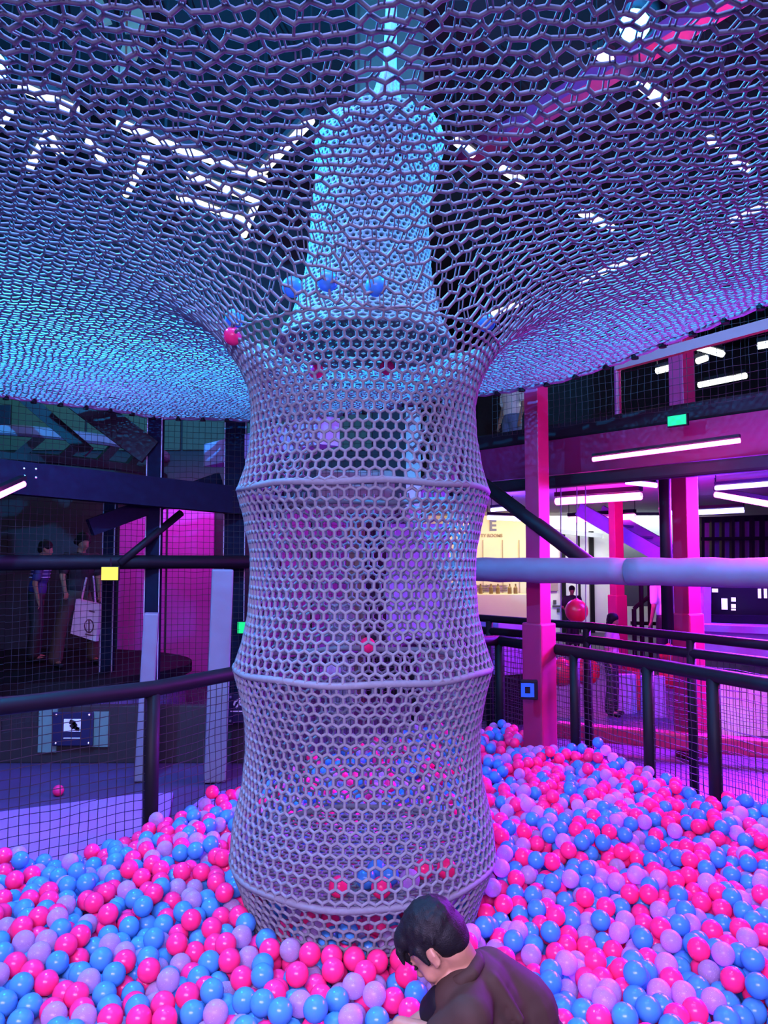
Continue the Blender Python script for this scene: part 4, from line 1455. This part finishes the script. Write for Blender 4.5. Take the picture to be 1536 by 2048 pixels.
HC = K(869, 1886, 0.0)
HF, HU = (-0.60, 0.20, -0.70), (-0.40, 0.10, 1.0)
hp, HL, HR = head_prims(HC, HF, HU, 0.91)
neck = K(934, 1950, 0.02)
body = list(hp)
body += [('c', HL(0, -0.035, -0.045), neck, 0.047, 0.052)]
sh_n, sh_f = K(938, 2032, -0.12), K(985, 1975, 0.17)
el_n, wr_n = K(884, 2082, -0.10), K(800, 2052, -0.02)
el_f, wr_f = K(868, 2030, 0.22), K(780, 2085, 0.26)
hip = K(1062, 2115, 0.04)
body += [('c', K(925, 1968, 0.0), K(985, 2070, 0.03), 0.085, 0.095), ('c', K(985, 2070, 0.03), hip, 0.095, 0.10),
         ('c', sh_n, el_n, 0.040, 0.036), ('c', el_n, wr_n, 0.036, 0.024),
         ('c', sh_f, el_f, 0.040, 0.034), ('c', el_f, wr_f, 0.034, 0.024),
         ('c', neck, sh_n, 0.05, 0.045), ('c', neck, sh_f, 0.05, 0.045)]
dn = (wr_n - el_n).normalized()
body += hand_prims(wr_n, (dn + Vector((0, 0.2, -0.5))), (0.2, -0.3, 1), 0.86)
dfv = (wr_f - el_f).normalized()
body += hand_prims(wr_f, (dfv + Vector((0, 0.1, -0.4))), (0.2, -0.3, 1), 0.86)
kn_n, kn_f = hip + Vector((-0.30, -0.06, -0.12)), hip + Vector((-0.28, 0.14, -0.12))
kn_n.z = kn_f.z = 0.20
an_n, an_f = Vector((hip.x + 0.02, hip.y - 0.08, 0.14)), Vector((hip.x + 0.02, hip.y + 0.13, 0.14))
body += [('c', hip, kn_n, 0.075, 0.055), ('c', kn_n, an_n, 0.05, 0.035), ('c', hip, kn_f, 0.075, 0.055), ('c', kn_f, an_f, 0.05, 0.035),
         ('c', an_n, an_n + Vector((0.1, 0, -0.03)), 0.032, 0.026), ('c', an_f, an_f + Vector((0.1, 0, -0.03)), 0.032, 0.026)]
kid = blob('person', body, 0.0052, M_SKIN, smooth=3)
tag(kid, 'child with short black hair in a brown jacket leaning over the balls', 'person')
M_JACK = mat('brown_jacket', (0.034, 0.020, 0.015), 0.75, spec=0.15, var=0.2, scale=14, bump=0.25)
jk = [('c', K(950, 1990, 0.0), K(1000, 2072, 0.03), 0.105, 0.128), ('c', K(992, 2072, 0.03), hip, 0.122, 0.125),
      ('c', K(978, 1950, 0.05), K(1035, 2030, 0.06), 0.07, 0.115),
      ('c', K(955, 1952, 0.02), sh_n, 0.056, 0.062), ('c', K(955, 1945, 0.02), sh_f, 0.056, 0.066), ('c', K(930, 1985, -0.04), K(960, 2060, -0.05), 0.07, 0.09),
      ('c', sh_n, sh_n.lerp(el_n, 0.85), 0.062, 0.058), ('c', sh_f, sh_f.lerp(el_f, 0.9), 0.062, 0.055),
      ('c', K(912, 2000, -0.06), K(940, 2080, -0.06), 0.062, 0.08)]
# folds
for (ax, ay, bx_, by_, r) in ((985, 1960, 1040, 2040, 0.020), (965, 1985, 1000, 2060, 0.018)):
    jk.append(('c', K(ax, ay, -0.05), K(bx_, by_, -0.075), r, r * 0.7))
blob('jacket', jk, 0.007, M_JACK, kid, 3)
bk = [('c', K(884, 2005, -0.05), K(872, 2022, -0.03), 0.044, 0.046), ('c', K(905, 1990, 0.02), K(880, 2010, 0.0), 0.05, 0.04)]
blob('dark_shirt', bk, 0.007, M_BLACK, kid, 2)
cq = [K(906, 1968, -0.06), K(922, 1962, -0.075), K(945, 1946, -0.07), K(957, 1926, -0.03), K(955, 1915, 0.02), K(945, 1912, 0.06)]
blob('collar', [('c', a, b, 0.018, 0.018) for a, b in zip(cq[:-1], cq[1:])], 0.006, M_JACK, kid, 2)
tr = [('c', hip + Vector((0, 0, -0.02)), kn_n, 0.092, 0.07), ('c', kn_n, an_n, 0.065, 0.048), ('c', hip + Vector((0, 0, -0.02)), kn_f, 0.092, 0.07), ('c', kn_f, an_f, 0.065, 0.048)]
blob('trousers', tr, 0.01, M_BLACK, kid, 3)
# hair: cap with a fringe and a nape, short tufts
hair = [('e', HL(0, -0.022, 0.040), (0.077, 0.086, 0.076), HR), ('e', HL(0, -0.050, 0.004), (0.070, 0.058, 0.065), HR),
        ('e', HL(0, 0.040, 0.070), (0.061, 0.046, 0.034), HR), ('e', HL(0, -0.064, -0.030), (0.053, 0.034, 0.037), HR)]
rr_ = random.Random(3)
for i in range(90):
    a, b = rr_.uniform(0, 2 * math.pi), rr_.uniform(-0.1, 1.0)
    x, y, z = math.cos(a) * math.cos(b * 1.4), math.sin(a) * math.cos(b * 1.4), math.sin(b * 1.4)
    base = HL(0.080 * x, -0.022 + 0.090 * y, 0.040 + 0.078 * z)
    tip = HL(0.088 * x, -0.022 + 0.098 * y + 0.012, 0.040 + 0.086 * z - 0.014)
    hair.append(('c', base, tip, 0.008, 0.004))
for i in range(9):
    x = -0.055 + 0.11 * i / 8
    hair.append(('c', HL(x, 0.070, 0.062), HL(x + rr_.uniform(-0.008, 0.008), 0.084, 0.030 + rr_.uniform(-0.008, 0.008)), 0.011, 0.005))
for sx in (-1, 1):
    hair.append(('c', HL(sx * 0.076, 0.012, 0.03), HL(sx * 0.077, 0.014, -0.014), 0.013, 0.006))
blob('hair', hair, 0.0045, M_HAIR, kid, 2)
for sx in (-1, 1):
    MB().ball(HL(sx * 0.030, 0.078, -0.006), 1.0, 10, 6, (0.013, 0.006, 0.005), HR).build('eye', M_HAIR, kid)
    q = MB().tube([HL(sx * 0.014, 0.089, 0.014), HL(sx * 0.032, 0.084, 0.020), HL(sx * 0.048, 0.072, 0.014)], 0.0035, 6).build('eyebrow', M_HAIR, kid)


# --- standing people further off
def stander(feet, height, face, arms, top, bottom, hairm, label, stance=0.10, lean=(0, 0), hair_len=0.0, vox=0.014, foot_dx=None):
    k = height / 1.7
    f = Vector(feet)
    Fv = Vector((face[0], face[1], 0)).normalized()
    S = Vector((Fv.y, -Fv.x, 0))
    Z = Vector((0, 0, 1))
    ln = S * lean[0] + Fv * lean[1]

    def L(x, y, z):
        return f + (S * x + Fv * y + Z * z) * k + ln * (max(z - 0.9, 0) * k)
    hc = L(0, 0.01, 1.585)
    hp, HLs, R = head_prims(hc, Fv + Vector((0, 0, -0.25)), Z, 1.0 * k)
    body = hp + [('c', L(0, -0.01, 1.50), L(0, -0.02, 1.38), 0.052 * k, 0.058 * k),
                 ('e', L(0, 0, 1.25), (0.165 * k, 0.105 * k, 0.19 * k), Matrix((S, Fv, Z)).transposed()),
                 ('e', L(0, 0, 1.0), (0.145 * k, 0.10 * k, 0.16 * k), Matrix((S, Fv, Z)).transposed())]
    topp = [('e', L(0, 0, 1.25), (0.185 * k, 0.125 * k, 0.21 * k), Matrix((S, Fv, Z)).transposed()),
            ('e', L(0, 0, 1.03), (0.168 * k, 0.12 * k, 0.17 * k), Matrix((S, Fv, Z)).transposed()),
            ('c', L(-0.15, 0, 1.37), L(0.15, 0, 1.37), 0.065 * k, 0.065 * k)]
    botp = [('e', L(0, 0, 0.93), (0.168 * k, 0.12 * k, 0.12 * k), Matrix((S, Fv, Z)).transposed())]
    shoes = []
    for i, sx in enumerate((-1, 1)):
        e, w = arms[i]
        sh, el, wr = L(sx * 0.19, 0, 1.38), L(*e), L(*w)
        body += [('c', sh, el, 0.046 * k, 0.038 * k), ('c', el, wr, 0.037 * k, 0.025 * k)]
        body += hand_prims(wr, (wr - el), Fv, 0.95 * k)
        topp += [('c', sh, sh.lerp(el, 0.75), 0.066 * k, 0.058 * k)]
        hipp, kn, an = L(sx * 0.085, 0, 0.90), L(sx * stance * 0.95, 0.02, 0.50), L(sx * stance * 1.1, -0.01, 0.08)
        body += [('c', hipp, kn, 0.08 * k, 0.055 * k), ('c', kn, an, 0.052 * k, 0.034 * k), ('c', an, an + (Fv * 0.14 - Z * 0.03) * k, 0.036 * k, 0.028 * k)]
        botp += [('c', hipp, kn, 0.095 * k, 0.08 * k)]
        botp += [('c', kn, L(sx * stance * 1.12, -0.01, 0.12), 0.08 * k, 0.088 * k)]
        shoes.append((an, Fv))
    b = blob('person', body, vox, M_SKIN, smooth=2)
    tag(b, label, 'person')
    blob('top', topp, vox, top, b, 3)
    blob('trousers', botp, vox, bottom, b, 3)
    for an, fv in shoes:
        blob('shoe', [('c', an - Z * 0.035 * k, an + (fv * 0.15 - Z * 0.04) * k, 0.04 * k, 0.036 * k)], vox * 0.7, M_BLACK if bottom is not top else M_SKIN, b, 2)
    hr = [('e', HLs(0, -0.016, 0.036), (0.088 * k, 0.098 * k, 0.088 * k), R), ('e', HLs(0, -0.06, -0.01), (0.078 * k, 0.05 * k, 0.075 * k), R)]
    if hair_len:
        for sx in (-1, 0, 1):
            hr.append(('c', HLs(sx * 0.06, -0.05 if sx == 0 else -0.02, 0.0), HLs(sx * 0.075, -0.07 if sx == 0 else -0.04, -hair_len), 0.05 * k, 0.035 * k))
    blob('hair', hr, vox * 0.8, hairm, b, 2)
    return b, L


ARMS = [((-0.25, -0.02, 1.10), (-0.25, 0.06, 0.86)), ((0.25, -0.02, 1.10), (0.25, 0.06, 0.86))]
M_DKTOP = mat('black_top', (0.010, 0.010, 0.014), 0.7)
M_BROWN = mat('brown_trousers', (0.060, 0.045, 0.030), 0.7, bump=0.2)
M_STRIPE = mat('navy_top', (0.02, 0.025, 0.16), 0.6)
f1 = W(150, 1320, 8.3)
p1, L1 = stander((f1.x, 8.3, 0.5), 1.48, (0.55, -0.5), [((-0.24, 0.05, 1.12), (-0.2, 0.2, 0.92)), ((0.26, 0.10, 1.15), (0.27, 0.24, 0.97))], M_DKTOP, M_BROWN, M_HAIR,
                 'dark dressed visitor with curly black hair carrying the tote bag on the stage', 0.22, (-0.05, 0.10), 0.02)
f2 = W(60, 1320, 8.5)
p2, L2 = stander((f2.x, 8.6, 0.5), 1.40, (0.9, 0.3), ARMS, M_STRIPE, M_DKTOP, M_HAIR, 'visitor in a navy striped top behind the rail at far left', 0.1, (0, 0.15))
# stripes on the navy top: thin bands round the chest
for z in (1.18, 1.23, 1.28, 1.33):
    pts = [L2(0.189 * math.cos(a) * (1.0 if z < 1.3 else 0.95), 0.130 * math.sin(a), z) for a in [2 * math.pi * i / 24 for i in range(25)]]
    MB().tube(pts, 0.006, 5, cap=False).build('stripe', mat('pale_stripe', (0.5, 0.5, 0.8), 0.6), p2)
# tote bag
hb = W(182, 1150, 8.02)
tb = thing('tote_bag', W(172, 1284, 8.0), 'white canvas tote bag with printed emblem held by the visitor on the stage', 'bag')
M_CANVAS = mat('white_canvas', (0.75, 0.72, 0.80), 0.8, bump=0.2)
q = MB()
fr_ = [W(152, 1198, 7.95), W(200, 1209, 7.95), W(191, 1283, 7.95), W(141, 1267, 7.95)]
bkk = [p + Vector((0.01, 0.07, 0)) for p in fr_]
mid = sum(fr_, Vector()) / 4 + Vector((0, -0.025, -0.02))
q.add(fr_ + bkk + [mid], [(0, 1, 8), (1, 2, 8), (2, 3, 8), (3, 0, 8), (5, 4, 7, 6), (0, 4, 5, 1), (1, 5, 6, 2), (2, 6, 7, 3), (3, 7, 4, 0)])
tb = q.build('sack', M_CANVAS, tb)
for a, b in ((W(163, 1201, 7.96), W(173, 1155, 8.0)), (W(191, 1206, 7.96), W(187, 1152, 8.0))):
    MB().beam(a, b, 0.006, 0.035).build('strap', M_CANVAS, tb)
q = MB()
for i in range(10):
    a0, a1 = 2 * math.pi * i / 10, 2 * math.pi * (i + 1) / 10
    e = lambda a: W(178 + 9 * math.cos(a), 1252 + 13 * math.sin(a), 7.93)
    q.tube([e(a0), e(a1)], 0.006, 5)
q.tube([W(178, 1240, 7.925), W(178, 1266, 7.925)], 0.007, 5)
q.tube([W(170, 1268, 7.925), W(187, 1271, 7.925)], 0.005, 5)
q.tube([W(178, 1222, 7.925), W(189, 1224, 7.925)], 0.006, 5)
q.build('emblem', mat('maroon_print', (0.10, 0.02, 0.06), 0.7), tb)
# hall people
f3 = W(1145, 1260, 14.0)
stander((f3.x, 14.0, 0.0), 1.17, (0, -1), [((-0.27, 0.0, 1.12), (-0.18, 0.16, 1.02)), ((0.27, 0.0, 1.12), (0.18, 0.16, 1.02))], M_DKTOP, M_DKTOP, M_HAIR, 'person in a black shirt standing in the far doorway', 0.1, vox=0.018)
f4 = W(1222, 1300, 8.1)
M_PINKTOP = mat('pink_top', (0.55, 0.20, 0.45), 0.7)
stander((f4.x, 8.1, 0.0), 1.10, (0.8, -0.5), ARMS, M_PINKTOP, M_DKTOP, M_HAIR, 'child with long dark hair in a pink top behind the rails', 0.1, (0.0, 0.05), 0.16, vox=0.012)
f5 = W(1335, 1300, 10.4)
M_WTOP = mat('white_top', (0.72, 0.70, 0.62), 0.7)
M_DENIM = mat('denim', (0.10, 0.15, 0.26), 0.7)
stander((f5.x, 10.4, 0.0), 1.58, (-0.4, 0.9), ARMS, M_WTOP, M_DKTOP, M_HAIR, 'person in a white top on the far stairs left of the violet column', 0.1, (0, 0.1), vox=0.016)
f6 = W(1025, 850, 10.6)
stander((f6.x, 10.6, 2.80), 1.68, (-0.8, -0.4), ARMS, M_WTOP, M_DENIM, M_HAIR, 'person in a white shirt and denim shorts up in the gallery', 0.1, vox=0.016)
